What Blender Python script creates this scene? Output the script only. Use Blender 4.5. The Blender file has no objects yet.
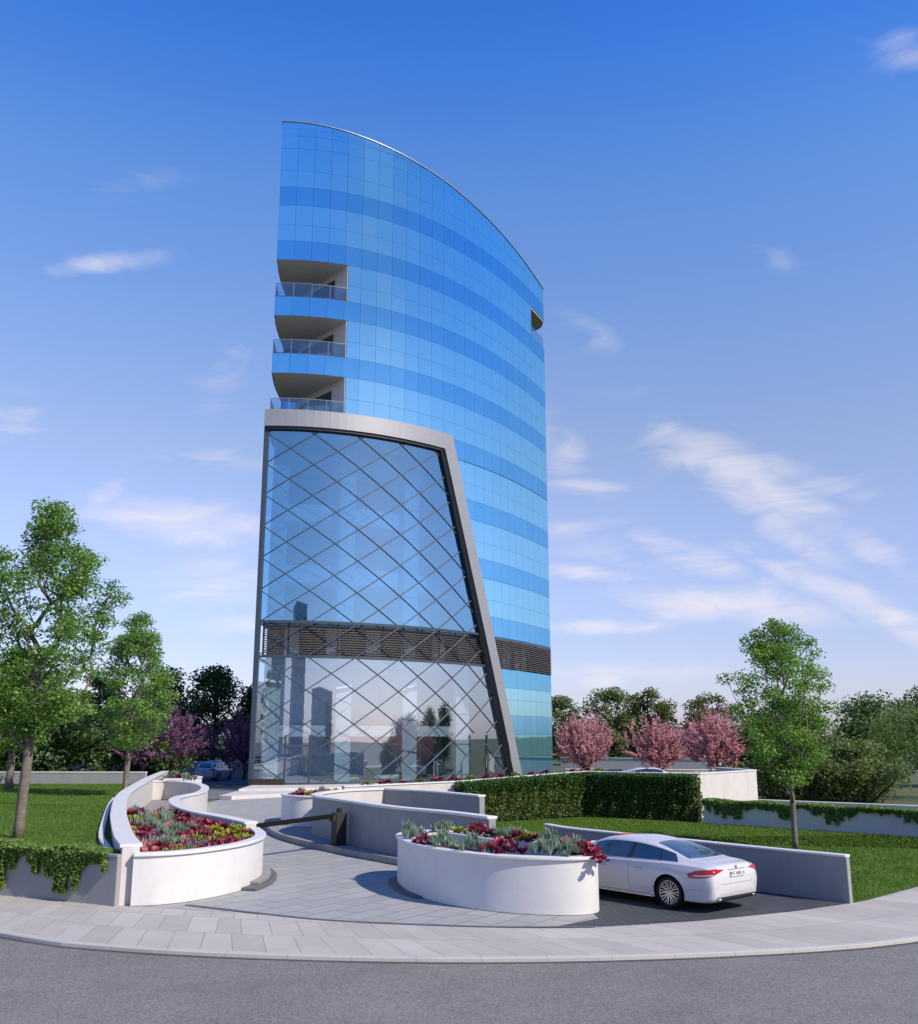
import bpy, bmesh, math, random
import numpy as np
from mathutils import Vector, Matrix
from mathutils.bvhtree import BVHTree
R = math.radians
sc = bpy.context.scene
COL = sc.collection
random.seed(7)

# ------------------------------------------------------------------ basics
ORG = {}
def tag(o, label=None, cat=None, group=None, kind=None):
    if label: o['label'] = label
    if cat: o['category'] = cat
    if group: o['group'] = group
    if kind: o['kind'] = kind
    return o
def empty(name, loc, label=None, cat=None, group=None):
    o = bpy.data.objects.new(name, None); COL.objects.link(o)
    o.location = loc; ORG[o.name] = Vector(loc); o.empty_display_size = .3
    return tag(o, label, cat, group)
def link(name, me, mat, parent=None, smooth=False):
    """me holds world coordinates; shifted to the root's frame"""
    o = bpy.data.objects.new(name, me); COL.objects.link(o)
    if mat is not None:
        for m in (mat if isinstance(mat, (list, tuple)) else [mat]): me.materials.append(m)
    if parent is not None:
        org = ORG[parent.name]; ORG[o.name] = org.copy()
        me.transform(Matrix.Translation(-org)); o.parent = parent
    else: ORG[o.name] = Vector((0, 0, 0))
    if smooth: me.shade_smooth()
    return o
def top(o):
    """give a single-mesh thing an origin at its base"""
    me = o.data; n = len(me.vertices); a = np.empty(n*3, 'f'); me.vertices.foreach_get('co', a); a = a.reshape(-1, 3)
    c = Vector(((a[:,0].min()+a[:,0].max())/2, (a[:,1].min()+a[:,1].max())/2, a[:,2].min()))
    me.transform(Matrix.Translation(-c)); o.location = c; ORG[o.name] = c
    return o
class MB:
    def __init__(s): s.v = []; s.f = []; s.uv = None; s.mi = []
    def quad(s, a, b, c, d, mi=0):
        n = len(s.v); s.v += [tuple(a), tuple(b), tuple(c), tuple(d)]; s.f.append((n, n+1, n+2, n+3)); s.mi.append(mi)
    def box(s, c, d, rz=0, M=None, mi=0):
        hx, hy, hz = d[0]/2, d[1]/2, d[2]/2; n = len(s.v); ca, sa = math.cos(rz), math.sin(rz)
        for x, y, z in ((-1,-1,-1),(1,-1,-1),(1,1,-1),(-1,1,-1),(-1,-1,1),(1,-1,1),(1,1,1),(-1,1,1)):
            p = Vector((x*hx, y*hy, z*hz))
            if M is not None: p = M @ p
            else: p = Vector((p.x*ca-p.y*sa, p.x*sa+p.y*ca, p.z))
            s.v.append(tuple(p+Vector(c)))
        for f in ((0,3,2,1),(4,5,6,7),(0,1,5,4),(1,2,6,5),(2,3,7,6),(3,0,4,7)): s.f.append(tuple(n+i for i in f)); s.mi.append(mi)
    def bar(s, a, b, w, h=None, up=(0,0,1), mi=0):
        a, b = Vector(a), Vector(b); d = b-a; L = d.length
        if L < 1e-6: return
        d.normalize(); u = Vector(up)
        if abs(d.dot(u)) > .99: u = Vector((1,0,0))
        x = d.cross(u).normalized(); z = x.cross(d)
        M = Matrix((x, d, z)).transposed()
        s.box((a+b)/2, (w, L, h or w), M=M, mi=mi)
    def prism(s, poly, z0, z1, mi=0):
        n = len(s.v); k = len(poly)
        area = sum(poly[i][0]*poly[(i+1)%k][1]-poly[(i+1)%k][0]*poly[i][1] for i in range(k))
        if area < 0: poly = poly[::-1]
        s.v += [(x, y, z0) for x, y in poly]+[(x, y, z1) for x, y in poly]
        s.f.append(tuple(n+k-1-i for i in range(k))); s.f.append(tuple(n+k+i for i in range(k))); s.mi += [mi, mi]
        for i in range(k):
            j = (i+1) % k; s.f.append((n+i, n+j, n+k+j, n+k+i)); s.mi.append(mi)
    def tube(s, pts, rad, k=6, cap=True, mi=0):
        pts = [Vector(p) for p in pts]; m = len(pts)
        if not hasattr(rad, '__len__'): rad = [rad]*m
        n = len(s.v); pu = None
        for i, p in enumerate(pts):
            d = (pts[min(i+1, m-1)]-pts[max(i-1, 0)])
            if d.length < 1e-9: d = Vector((0,0,1))
            d.normalize()
            if pu is None: pu = d.cross(Vector((.3,.9,.2))).normalized()
            u = (pu-d*pu.dot(d)).normalized(); pu = u; w = d.cross(u)
            for j in range(k):
                a = 2*math.pi*j/k; s.v.append(tuple(p+(u*math.cos(a)+w*math.sin(a))*rad[i]))
        for i in range(m-1):
            for j in range(k):
                a = n+i*k+j; b = n+i*k+(j+1) % k; s.f.append((a, b, b+k, a+k)); s.mi.append(mi)
        if cap:
            s.f.append(tuple(n+k-1-j for j in range(k))); s.f.append(tuple(n+(m-1)*k+j for j in range(k))); s.mi += [mi, mi]
    def lathe(s, prof, c=(0,0,0), k=24, M=None, mi=0):
        n = len(s.v)
        for r, z in prof:
            for j in range(k):
                a = 2*math.pi*j/k; p = Vector((r*math.cos(a), r*math.sin(a), z))
                if M is not None: p = M @ p
                s.v.append(tuple(p+Vector(c)))
        for i in range(len(prof)-1):
            for j in range(k):
                a = n+i*k+j; b = n+i*k+(j+1) % k; s.f.append((a, b, b+k, a+k)); s.mi.append(mi)
    def grid(s, P, mi=0):
        """P[i][j] points"""
        n = len(s.v); m = len(P[0])
        for row in P:
            for p in row: s.v.append(tuple(p))
        for i in range(len(P)-1):
            for j in range(m-1):
                a = n+i*m+j; s.f.append((a, a+1, a+m+1, a+m)); s.mi.append(mi)
    def mesh(s, name):
        me = bpy.data.meshes.new(name); me.from_pydata(s.v, [], s.f)
        if any(s.mi): me.polygons.foreach_set('material_index', s.mi)
        me.update(); return me
    def build(s, name, mat, parent=None, smooth=False, bevel=0):
        o = link(name, s.mesh(name), mat, parent, smooth)
        if bevel:
            b = o.modifiers.new('bevel', 'BEVEL'); b.width = bevel; b.segments = 2; b.limit_method = 'ANGLE'; b.angle_limit = R(40)
        if parent is None: top(o)
        return o
def cr(pts, n=8, closed=False):
    """Catmull-Rom through points of any dimension"""
    P = [np.array(p, float) for p in pts]; m = len(P); out = []
    for i in range(m if closed else m-1):
        if closed: a, b, c, d = P[i-1], P[i], P[(i+1) % m], P[(i+2) % m]
        else:
            b, c = P[i], P[i+1]; a = P[i-1] if i else 2*b-c; d = P[i+2] if i+2 < m else 2*c-b
        for k in range(n):
            t = k/n
            out.append(.5*((2*b)+(-a+c)*t+(2*a-5*b+4*c-d)*t*t+(-a+3*b-3*c+d)*t**3))
    if not closed: out.append(P[-1])
    return [tuple(p) for p in out]
def inside(x, y, poly):
    r = False; j = len(poly)-1
    for i in range(len(poly)):
        xi, yi = poly[i][:2]; xj, yj = poly[j][:2]
        if (yi > y) != (yj > y) and x < (xj-xi)*(y-yi)/(yj-yi)+xi: r = not r
        j = i
    return r
def offset(pts, d):
    """offset an open 2D path to its left by d"""
    out = []
    for i, p in enumerate(pts):
        a = Vector(pts[max(i-1, 0)][:2]); b = Vector(pts[min(i+1, len(pts)-1)][:2]); t = (b-a)
        t = t.normalized() if t.length > 1e-9 else Vector((1,0))
        out.append((p[0]-t.y*d, p[1]+t.x*d))
    return out

# ------------------------------------------------------------------ materials
def newmat(name):
    m = bpy.data.materials.new(name); m.use_nodes = True; nt = m.node_tree; nt.nodes.clear()
    out = nt.nodes.new('ShaderNodeOutputMaterial'); return m, nt, out
def N(nt, t, **kw):
    n = nt.nodes.new(t)
    for k, v in kw.items():
        if k.startswith('_'): setattr(n, k[1:], v)
        else:
            key = int(k[1:]) if k[0] == 'i' and k[1:].isdigit() else k.replace('__', ' ')
            n.inputs[key].default_value = v
    return n
def L(nt, a, b): nt.links.new(a, b)
def c4(c): return (c[0], c[1], c[2], 1)
def mix_rgb(nt, fac, a, b, mode='MIX'):
    n = nt.nodes.new('ShaderNodeMix'); n.data_type = 'RGBA'; n.blend_type = mode
    for sock, v in ((n.inputs[0], fac), (n.inputs[6], a), (n.inputs[7], b)):
        if isinstance(v, bpy.types.NodeSocket): L(nt, v, sock)
        elif isinstance(v, (int, float)): sock.default_value = v
        else: sock.default_value = c4(v)
    return n.outputs[2]
def ramp(nt, fac, stops):
    n = nt.nodes.new('ShaderNodeValToRGB'); el = n.color_ramp.elements
    while len(el) > 1: el.remove(el[-1])
    el[0].position = stops[0][0]; el[0].color = c4(stops[0][1]) if hasattr(stops[0][1], '__len__') else (stops[0][1],)*3+(1,)
    for p, c in stops[1:]:
        e = el.new(p); e.color = c4(c) if hasattr(c, '__len__') else (c, c, c, 1)
    L(nt, fac, n.inputs[0]); return n.outputs[0]
def mth(nt, op, a, b=0., clamp=False):
    n = nt.nodes.new('ShaderNodeMath'); n.operation = op; n.use_clamp = clamp
    for i, v in ((0, a), (1, b)):
        if isinstance(v, bpy.types.NodeSocket): L(nt, v, n.inputs[i])
        else: n.inputs[i].default_value = v
    return n.outputs[0]
def surf(name, c, rough=.6, var=.12, scale=3., metallic=0., bump=0., bscale=40., spec=.5, c2=None, detail=6, coat=0., stain=0.):
    m, nt, out = newmat(name)
    b = N(nt, 'ShaderNodeBsdfPrincipled', Roughness=rough, Metallic=metallic); b.inputs['Specular IOR Level'].default_value = spec
    b.inputs['Coat Weight'].default_value = coat; b.inputs['Coat Roughness'].default_value = .03
    tc = N(nt, 'ShaderNodeTexCoord')
    n1 = N(nt, 'ShaderNodeTexNoise', Scale=scale, Detail=detail, Roughness=.6); L(nt, tc.outputs['Object'], n1.inputs['Vector'])
    d = c2 or tuple(x*(1-var*2) for x in c)
    f = ramp(nt, n1.outputs['Fac'], [(.3, 0.), (.7, 1.)])
    col = mix_rgb(nt, f, d, tuple(min(1, x*(1+var*.3)) for x in c))
    if stain:
        mp = N(nt, 'ShaderNodeMapping'); mp.inputs['Scale'].default_value = (1.3, 1.3, .35); L(nt, tc.outputs['Object'], mp.inputs[0])
        n3 = N(nt, 'ShaderNodeTexNoise', Scale=1.6, Detail=7., Roughness=.7); L(nt, mp.outputs[0], n3.inputs['Vector'])
        g = ramp(nt, n3.outputs['Fac'], [(.5, 0.), (.68, 1.)])
        g = mth(nt, 'MULTIPLY', g, stain); col = mix_rgb(nt, g, col, tuple(x*.72 for x in c))
    L(nt, col, b.inputs['Base Color'])
    if bump:
        n2 = N(nt, 'ShaderNodeTexNoise', Scale=bscale, Detail=4.); L(nt, tc.outputs['Object'], n2.inputs['Vector'])
        bp = N(nt, 'ShaderNodeBump', Strength=bump, Distance=.02); L(nt, n2.outputs['Fac'], bp.inputs['Height']); L(nt, bp.outputs[0], b.inputs['Normal'])
    L(nt, b.outputs[0], out.inputs[0]); return m
def leafmat(name, cols, trans=.35, rough=.55):
    m, nt, out = newmat(name)
    at = N(nt, 'ShaderNodeAttribute', _attribute_name='rnd')
    k = len(cols); col = ramp(nt, at.outputs['Fac'], [(i/(k-1) if k > 1 else 0, c) for i, c in enumerate(cols)])
    b = N(nt, 'ShaderNodeBsdfPrincipled', Roughness=rough); b.inputs['Specular IOR Level'].default_value = .35; L(nt, col, b.inputs['Base Color'])
    t = N(nt, 'ShaderNodeBsdfTranslucent'); tcol = mix_rgb(nt, 1., col, (1.5, 1.5, .7), 'MULTIPLY'); L(nt, tcol, t.inputs[0])
    mx = N(nt, 'ShaderNodeMixShader', Fac=trans); L(nt, b.outputs[0], mx.inputs[1]); L(nt, t.outputs[0], mx.inputs[2])
    L(nt, mx.outputs[0], out.inputs[0]); return m
def brickmat(name, a, b_, mortar, size, scale=1., rot=0., uv=False, rough=.75, msz=.012, off=.5, bias=0., nz=.25, fine=60., bump=.3):
    m, nt, out = newmat(name); tc = N(nt, 'ShaderNodeTexCoord')
    mp = N(nt, 'ShaderNodeMapping'); mp.inputs['Rotation'].default_value = (0, 0, rot); L(nt, tc.outputs['UV' if uv else 'Object'], mp.inputs[0])
    br = N(nt, 'ShaderNodeTexBrick', Scale=scale); br.offset = off; br.squash = 1
    br.inputs['Color1'].default_value = c4(a); br.inputs['Color2'].default_value = c4(b_); br.inputs['Mortar'].default_value = c4(mortar)
    br.inputs['Mortar Size'].default_value = msz; br.inputs['Brick Width'].default_value = size[0]; br.inputs['Row Height'].default_value = size[1]; br.inputs['Bias'].default_value = bias
    br.inputs['Mortar Smooth'].default_value = .1
    L(nt, mp.outputs[0], br.inputs['Vector'])
    n1 = N(nt, 'ShaderNodeTexNoise', Scale=1.1, Detail=8., Roughness=.65); L(nt, tc.outputs['Object'], n1.inputs['Vector'])
    n2 = N(nt, 'ShaderNodeTexNoise', Scale=fine, Detail=3.); L(nt, tc.outputs['Object'], n2.inputs['Vector'])
    f = ramp(nt, n1.outputs['Fac'], [(.3, 1-nz), (.7, 1.)]); f2 = ramp(nt, n2.outputs['Fac'], [(.3, .86), (.7, 1.06)])
    col = mix_rgb(nt, 1., br.outputs['Color'], f, 'MULTIPLY'); col = mix_rgb(nt, 1., col, f2, 'MULTIPLY')
    p = N(nt, 'ShaderNodeBsdfPrincipled', Roughness=rough); p.inputs['Specular IOR Level'].default_value = .35; L(nt, col, p.inputs['Base Color'])
    h = mth(nt, 'ADD', mth(nt, 'MULTIPLY', br.outputs['Fac'], -1.), mth(nt, 'MULTIPLY', n2.outputs['Fac'], .35))
    bp = N(nt, 'ShaderNodeBump', Strength=bump, Distance=.01); L(nt, h, bp.inputs['Height']); L(nt, bp.outputs[0], p.inputs['Normal'])
    L(nt, p.outputs[0], out.inputs[0]); return m

M = {}
M['white'] = surf('white_render', (.69,.69,.675), .6, .04, 1.5, bump=.12, bscale=25, stain=.2)
M['coping'] = surf('white_coping', (.72,.72,.715), .5, .04, 3, bump=.05)
M['grey'] = surf('shaded_grey_render', (.30,.305,.31), .8, .05, 2, bump=.15, bscale=30, stain=.3)  # darker twin of the pale render; shade of the walls put into the colour
M['render'] = surf('pale_render', (.62,.60,.57), .75, .05, 2, bump=.15, bscale=30, stain=.3)
M['plinth'] = surf('grey_stone_plinth', (.30,.29,.285), .8, .12, 6, bump=.3, bscale=50)
M['dkstone'] = surf('dark_stone_edge', (.13,.135,.14), .8, .12, 6, bump=.3, bscale=50)
M['bronze'] = surf('dark_bronze_metal', (.045,.038,.034), .6, .1, 4, spec=.2)
M['frame'] = surf('grey_aluminium_cladding', (.33,.335,.35), .42, .03, 1.2, metallic=.35)
M['darkmetal'] = surf('dark_glazing_bar', (.035,.06,.09), .6, .08, 3)
M['blackgap'] = surf('black_gasket', (.02,.022,.026), .5, .05)
M['soffit'] = surf('beige_soffit_panel', (.62,.59,.56), .6, .04, 2)
M['louvre'] = surf('bronze_louvre_slat', (.10,.095,.09), .45, .1, 2, metallic=.25)
M['inner'] = surf('pale_interior_plaster', (.74,.76,.80), .8, .04, 1)
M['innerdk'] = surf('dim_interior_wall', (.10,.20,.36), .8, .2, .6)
M['innerbrown'] = surf('brown_interior_wall', (.36,.29,.22), .8, .25, .5)
M['soil'] = surf('dark_soil', (.05,.038,.028), .95, .2, 8, bump=.6, bscale=30)
M['rubber'] = surf('black_rubber', (.015,.015,.016), .75, .1, spec=.2)
M['bark'] = surf('grey_brown_bark', (.21,.175,.14), .9, .22, 9, bump=.6, bscale=25)
M['barkdk'] = surf('dark_bark', (.07,.055,.05), .9, .2, 9, bump=.6, bscale=25)
M['chrome'] = surf('bright_chrome', (.8,.8,.82), .12, .02, metallic=1.)
M['alloy'] = surf('polished_alloy', (.55,.55,.57), .25, .04, metallic=.9)
M['tail'] = surf('red_tail_lens', (.42,.008,.012), .08, .05, spec=.7)
M['amber'] = surf('clear_lens', (.75,.55,.55), .1, .05)
M['orange'] = surf('orange_paint', (.75,.19,.04), .5, .08)
M['red'] = surf('red_paint', (.65,.03,.03), .45, .08)
M['plate'] = surf('plate_white', (.75,.74,.66), .5, .03)
M['ink'] = surf('black_lettering', (.012,.012,.012), .8, .02, spec=.05)
def paintmat(name, c, flake=.0):
    m, nt, out = newmat(name)
    b = N(nt, 'ShaderNodeBsdfPrincipled', Roughness=.32, Metallic=flake); b.inputs['Base Color'].default_value = c4(c)
    b.inputs['Coat Weight'].default_value = 1.; b.inputs['Coat Roughness'].default_value = .03
    tc = N(nt, 'ShaderNodeTexCoord'); n = N(nt, 'ShaderNodeTexNoise', Scale=300.); L(nt, tc.outputs['Object'], n.inputs['Vector'])
    rr = ramp(nt, n.outputs['Fac'], [(.3, .28), (.7, .36)]); L(nt, rr, b.inputs['Roughness'])
    L(nt, b.outputs[0], out.inputs[0]); return m
M['carwhite'] = paintmat('white_car_paint', (.60,.60,.61))
M['carblue'] = paintmat('pale_car_paint', (.78,.82,.86))
M['carglass'] = surf('tinted_car_glass', (.07,.13,.18), .04, .25, 1.2, metallic=.55, spec=1., coat=.8)

def facade(name, tint, tint2, rough=.03, diff=(.02,.10,.25), mixd=.12):
    """coated curtain-wall glass: tinted mirror over a little body colour, each panel slightly different"""
    m, nt, out = newmat(name)
    at = N(nt, 'ShaderNodeAttribute', _attribute_name='rnd')
    col = mix_rgb(nt, at.outputs['Fac'], tint, tint2)
    g = N(nt, 'ShaderNodeBsdfGlossy', Roughness=rough); L(nt, col, g.inputs[0])
    d = N(nt, 'ShaderNodeBsdfDiffuse'); d.inputs[0].default_value = c4(diff)
    mx = N(nt, 'ShaderNodeMixShader', Fac=mixd); L(nt, g.outputs[0], mx.inputs[1]); L(nt, d.outputs[0], mx.inputs[2])
    tc = N(nt, 'ShaderNodeTexCoord'); n = N(nt, 'ShaderNodeTexNoise', Scale=.35, Detail=2.); L(nt, tc.outputs['Object'], n.inputs['Vector'])
    bp = N(nt, 'ShaderNodeBump', Strength=.03, Distance=.05); L(nt, n.outputs['Fac'], bp.inputs['Height']); L(nt, bp.outputs[0], g.inputs['Normal'])
    L(nt, mx.outputs[0], out.inputs[0]); return m
M['vision'] = facade('blue_vision_glass', (.50,.92,1.), (.53,.94,1.))
M['spandrel'] = facade('deep_blue_spandrel_glass', (.28,.68,.90), (.31,.71,.93))
def clearglass(name, tint, refl, fac, rough=.0):
    m, nt, out = newmat(name)
    t = N(nt, 'ShaderNodeBsdfTransparent'); t.inputs[0].default_value = c4(tint)
    g = N(nt, 'ShaderNodeBsdfGlossy', Roughness=.01); g.inputs[0].default_value = c4(refl)
    fr = N(nt, 'ShaderNodeLayerWeight', Blend=.25)
    f = mth(nt, 'ADD', mth(nt, 'MULTIPLY', fr.outputs['Facing'], .5), fac, clamp=True)
    mx = N(nt, 'ShaderNodeMixShader'); L(nt, f, mx.inputs[0]); L(nt, t.outputs[0], mx.inputs[1]); L(nt, g.outputs[0], mx.inputs[2])
    L(nt, mx.outputs[0], out.inputs[0]); return m
M['diagglass'] = clearglass('tinted_entrance_glass', (.22,.48,.72), (.44,.76,.95), .44)
M['lowglass'] = clearglass('pale_entrance_glass', (.68,.83,.93), (.80,.92,1.), .38)
M['railglass'] = clearglass('railing_glass', (.72,.82,.88), (.8,.88,.95), .10)

def grassmat():
    m, nt, out = newmat('lawn_grass'); tc = N(nt, 'ShaderNodeTexCoord')
    a = N(nt, 'ShaderNodeTexNoise', Scale=.55, Detail=5., Roughness=.6); L(nt, tc.outputs['Object'], a.inputs['Vector'])
    mp = N(nt, 'ShaderNodeMapping'); mp.inputs['Scale'].default_value = (1, .45, 1); L(nt, tc.outputs['Object'], mp.inputs[0])
    b = N(nt, 'ShaderNodeTexNoise', Scale=22., Detail=4., Roughness=.7); L(nt, mp.outputs[0], b.inputs['Vector'])
    c = ramp(nt, a.outputs['Fac'], [(.3, (.050,.105,.010)), (.55, (.090,.17,.014)), (.75, (.15,.22,.03))])
    d = ramp(nt, b.outputs['Fac'], [(.3, .55), (.55, 1.), (.75, 1.3)])
    col = mix_rgb(nt, 1., c, d, 'MULTIPLY')
    p = N(nt, 'ShaderNodeBsdfPrincipled', Roughness=.8); p.inputs['Specular IOR Level'].default_value = .2; L(nt, col, p.inputs['Base Color'])
    bp = N(nt, 'ShaderNodeBump', Strength=.8, Distance=.05); L(nt, b.outputs['Fac'], bp.inputs['Height']); L(nt, bp.outputs[0], p.inputs['Normal'])
    L(nt, p.outputs[0], out.inputs[0]); return m
M['grass'] = grassmat()
def asphalt(name, c, k=.5, fine=90):
    m, nt, out = newmat(name); tc = N(nt, 'ShaderNodeTexCoord')
    a = N(nt, 'ShaderNodeTexNoise', Scale=fine, Detail=2., Roughness=.8); L(nt, tc.outputs['Object'], a.inputs['Vector'])
    a2 = N(nt, 'ShaderNodeTexNoise', Scale=fine*.28, Detail=3., Roughness=.8); L(nt, tc.outputs['Object'], a2.inputs['Vector'])
    b = N(nt, 'ShaderNodeTexNoise', Scale=.5, Detail=8., Roughness=.7); L(nt, tc.outputs['Object'], b.inputs['Vector'])
    x = ramp(nt, a.outputs['Fac'], [(.32, 1-k), (.5, 1.), (.68, 1+k)]); x2 = ramp(nt, a2.outputs['Fac'], [(.3, 1-k*.5), (.7, 1+k*.5)]); y = ramp(nt, b.outputs['Fac'], [(.3, .84), (.7, 1.1)])
    col = mix_rgb(nt, 1., mix_rgb(nt, 1., mix_rgb(nt, 1., c, x, 'MULTIPLY'), x2, 'MULTIPLY'), y, 'MULTIPLY')
    p = N(nt, 'ShaderNodeBsdfPrincipled', Roughness=.85); p.inputs['Specular IOR Level'].default_value = .3; L(nt, col, p.inputs['Base Color'])
    bp = N(nt, 'ShaderNodeBump', Strength=.6, Distance=.01); L(nt, a.outputs['Fac'], bp.inputs['Height']); L(nt, bp.outputs[0], p.inputs['Normal'])
    L(nt, p.outputs[0], out.inputs[0]); return m
M['road'] = asphalt('road_asphalt', (.200,.200,.185), .6, 70)
M['lane'] = brickmat('dark_setts', (.075,.085,.095), (.10,.11,.12), (.045,.05,.055), (.22,.11), rot=.7, msz=.012, nz=.3)
M['tiles'] = brickmat('grey_drive_tiles', (.355,.365,.35), (.40,.41,.395), (.24,.245,.26), (1.1,.55), rot=R(-54), msz=.02, off=.5, nz=.12)
M['slabs'] = brickmat('pavement_slabs', (.455,.435,.385), (.56,.535,.48), (.33,.31,.28), (.56,1.42), uv=True, msz=.010, off=.35, nz=.14)
M['kerb'] = brickmat('kerb_stones', (.51,.50,.46), (.55,.54,.50), (.42,.41,.38), (1.0,5.), uv=True, msz=.012, off=0., nz=.12)
M['earth'] = surf('rough_ground', (.10,.13,.05), .95, .2, .3, bump=.5, bscale=3)
M['farasph'] = asphalt('drive_asphalt', (.16,.17,.19), .2)

# ------------------------------------------------------------------ foliage helpers
def leafmesh(name, C, size, rng, up=.6, asp=.55, Nrm=None, rnd=None):
    C = np.asarray(C, float); n = len(C)
    nr = rng.normal(size=(n, 3)); nr[:, 2] = np.abs(nr[:, 2])+up
    if Nrm is not None: nr = nr*.6+np.asarray(Nrm)*1.2
    nr /= np.linalg.norm(nr, axis=1)[:, None]
    t = rng.normal(size=(n, 3)); u = np.cross(nr, t); u /= np.linalg.norm(u, axis=1)[:, None]; v = np.cross(nr, u)
    s = (size*rng.uniform(.6, 1.25, n))[:, None]
    fold = nr*s*.18
    V = np.stack([C-u*s*.5, C+v*s*.5*asp-u*s*.08+fold, C+u*s*.5, C-v*s*.5*asp-u*s*.08+fold], 1).reshape(-1, 3)
    me = bpy.data.meshes.new(name); me.vertices.add(4*n); me.vertices.foreach_set('co', V.astype('f').ravel())
    me.loops.add(4*n); me.loops.foreach_set('vertex_index', np.arange(4*n, dtype='i'))
    me.polygons.add(n); me.polygons.foreach_set('loop_start', np.arange(0, 4*n, 4, dtype='i')); 
    me.update(calc_edges=True)
    a = me.attributes.new('rnd', 'FLOAT', 'FACE'); a.data.foreach_set('value', (rng.random(n) if rnd is None else np.clip(rnd, 0, 1)).astype('f'))
    return me
G1 = leafmat('maple_leaves', [(0.072,0.166,0.038), (0.119,0.244,0.054), (0.184,0.340,0.074), (0.271,0.448,0.118)])
G2 = leafmat('light_leaves', [(0.092,0.198,0.051), (0.153,0.287,0.070), (0.229,0.377,0.099), (0.305,0.484,0.149)])
G3 = leafmat('dark_leaves', [(0.045,0.090,0.039), (0.071,0.135,0.054), (0.108,0.179,0.071), (0.153,0.233,0.090)])
GU = leafmat('soft_bush_leaves', [(0.079,0.115,0.043), (0.122,0.172,0.064), (0.172,0.230,0.093), (0.245,0.302,0.144)])
G4 = leafmat('olive_leaves', [(0.052,0.086,0.021), (0.095,0.130,0.034), (0.146,0.172,0.052), (0.172,0.206,0.068)])
GW = leafmat('willow_leaves', [(0.084,0.157,0.042), (0.125,0.229,0.062), (0.188,0.293,0.094), (0.229,0.355,0.125)])
GH = leafmat('conifer_leaves', [(0.047,0.093,0.018), (0.078,0.139,0.028), (0.124,0.194,0.039), (0.186,0.256,0.054)], trans=.2)
GI = leafmat('ivy_leaves', [(0.057,0.115,0.023), (0.103,0.196,0.034), (0.172,0.287,0.052), (0.322,0.437,0.115)], trans=.3)
PK = leafmat('pink_blossom', [(0.323,0.121,0.202), (0.511,0.242,0.349), (0.699,0.390,0.511), (0.833,0.564,0.672)])
PU = leafmat('purple_blossom', [(.12,.05,.14), (.20,.09,.22), (.30,.14,.30), (.42,.20,.33)])

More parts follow.
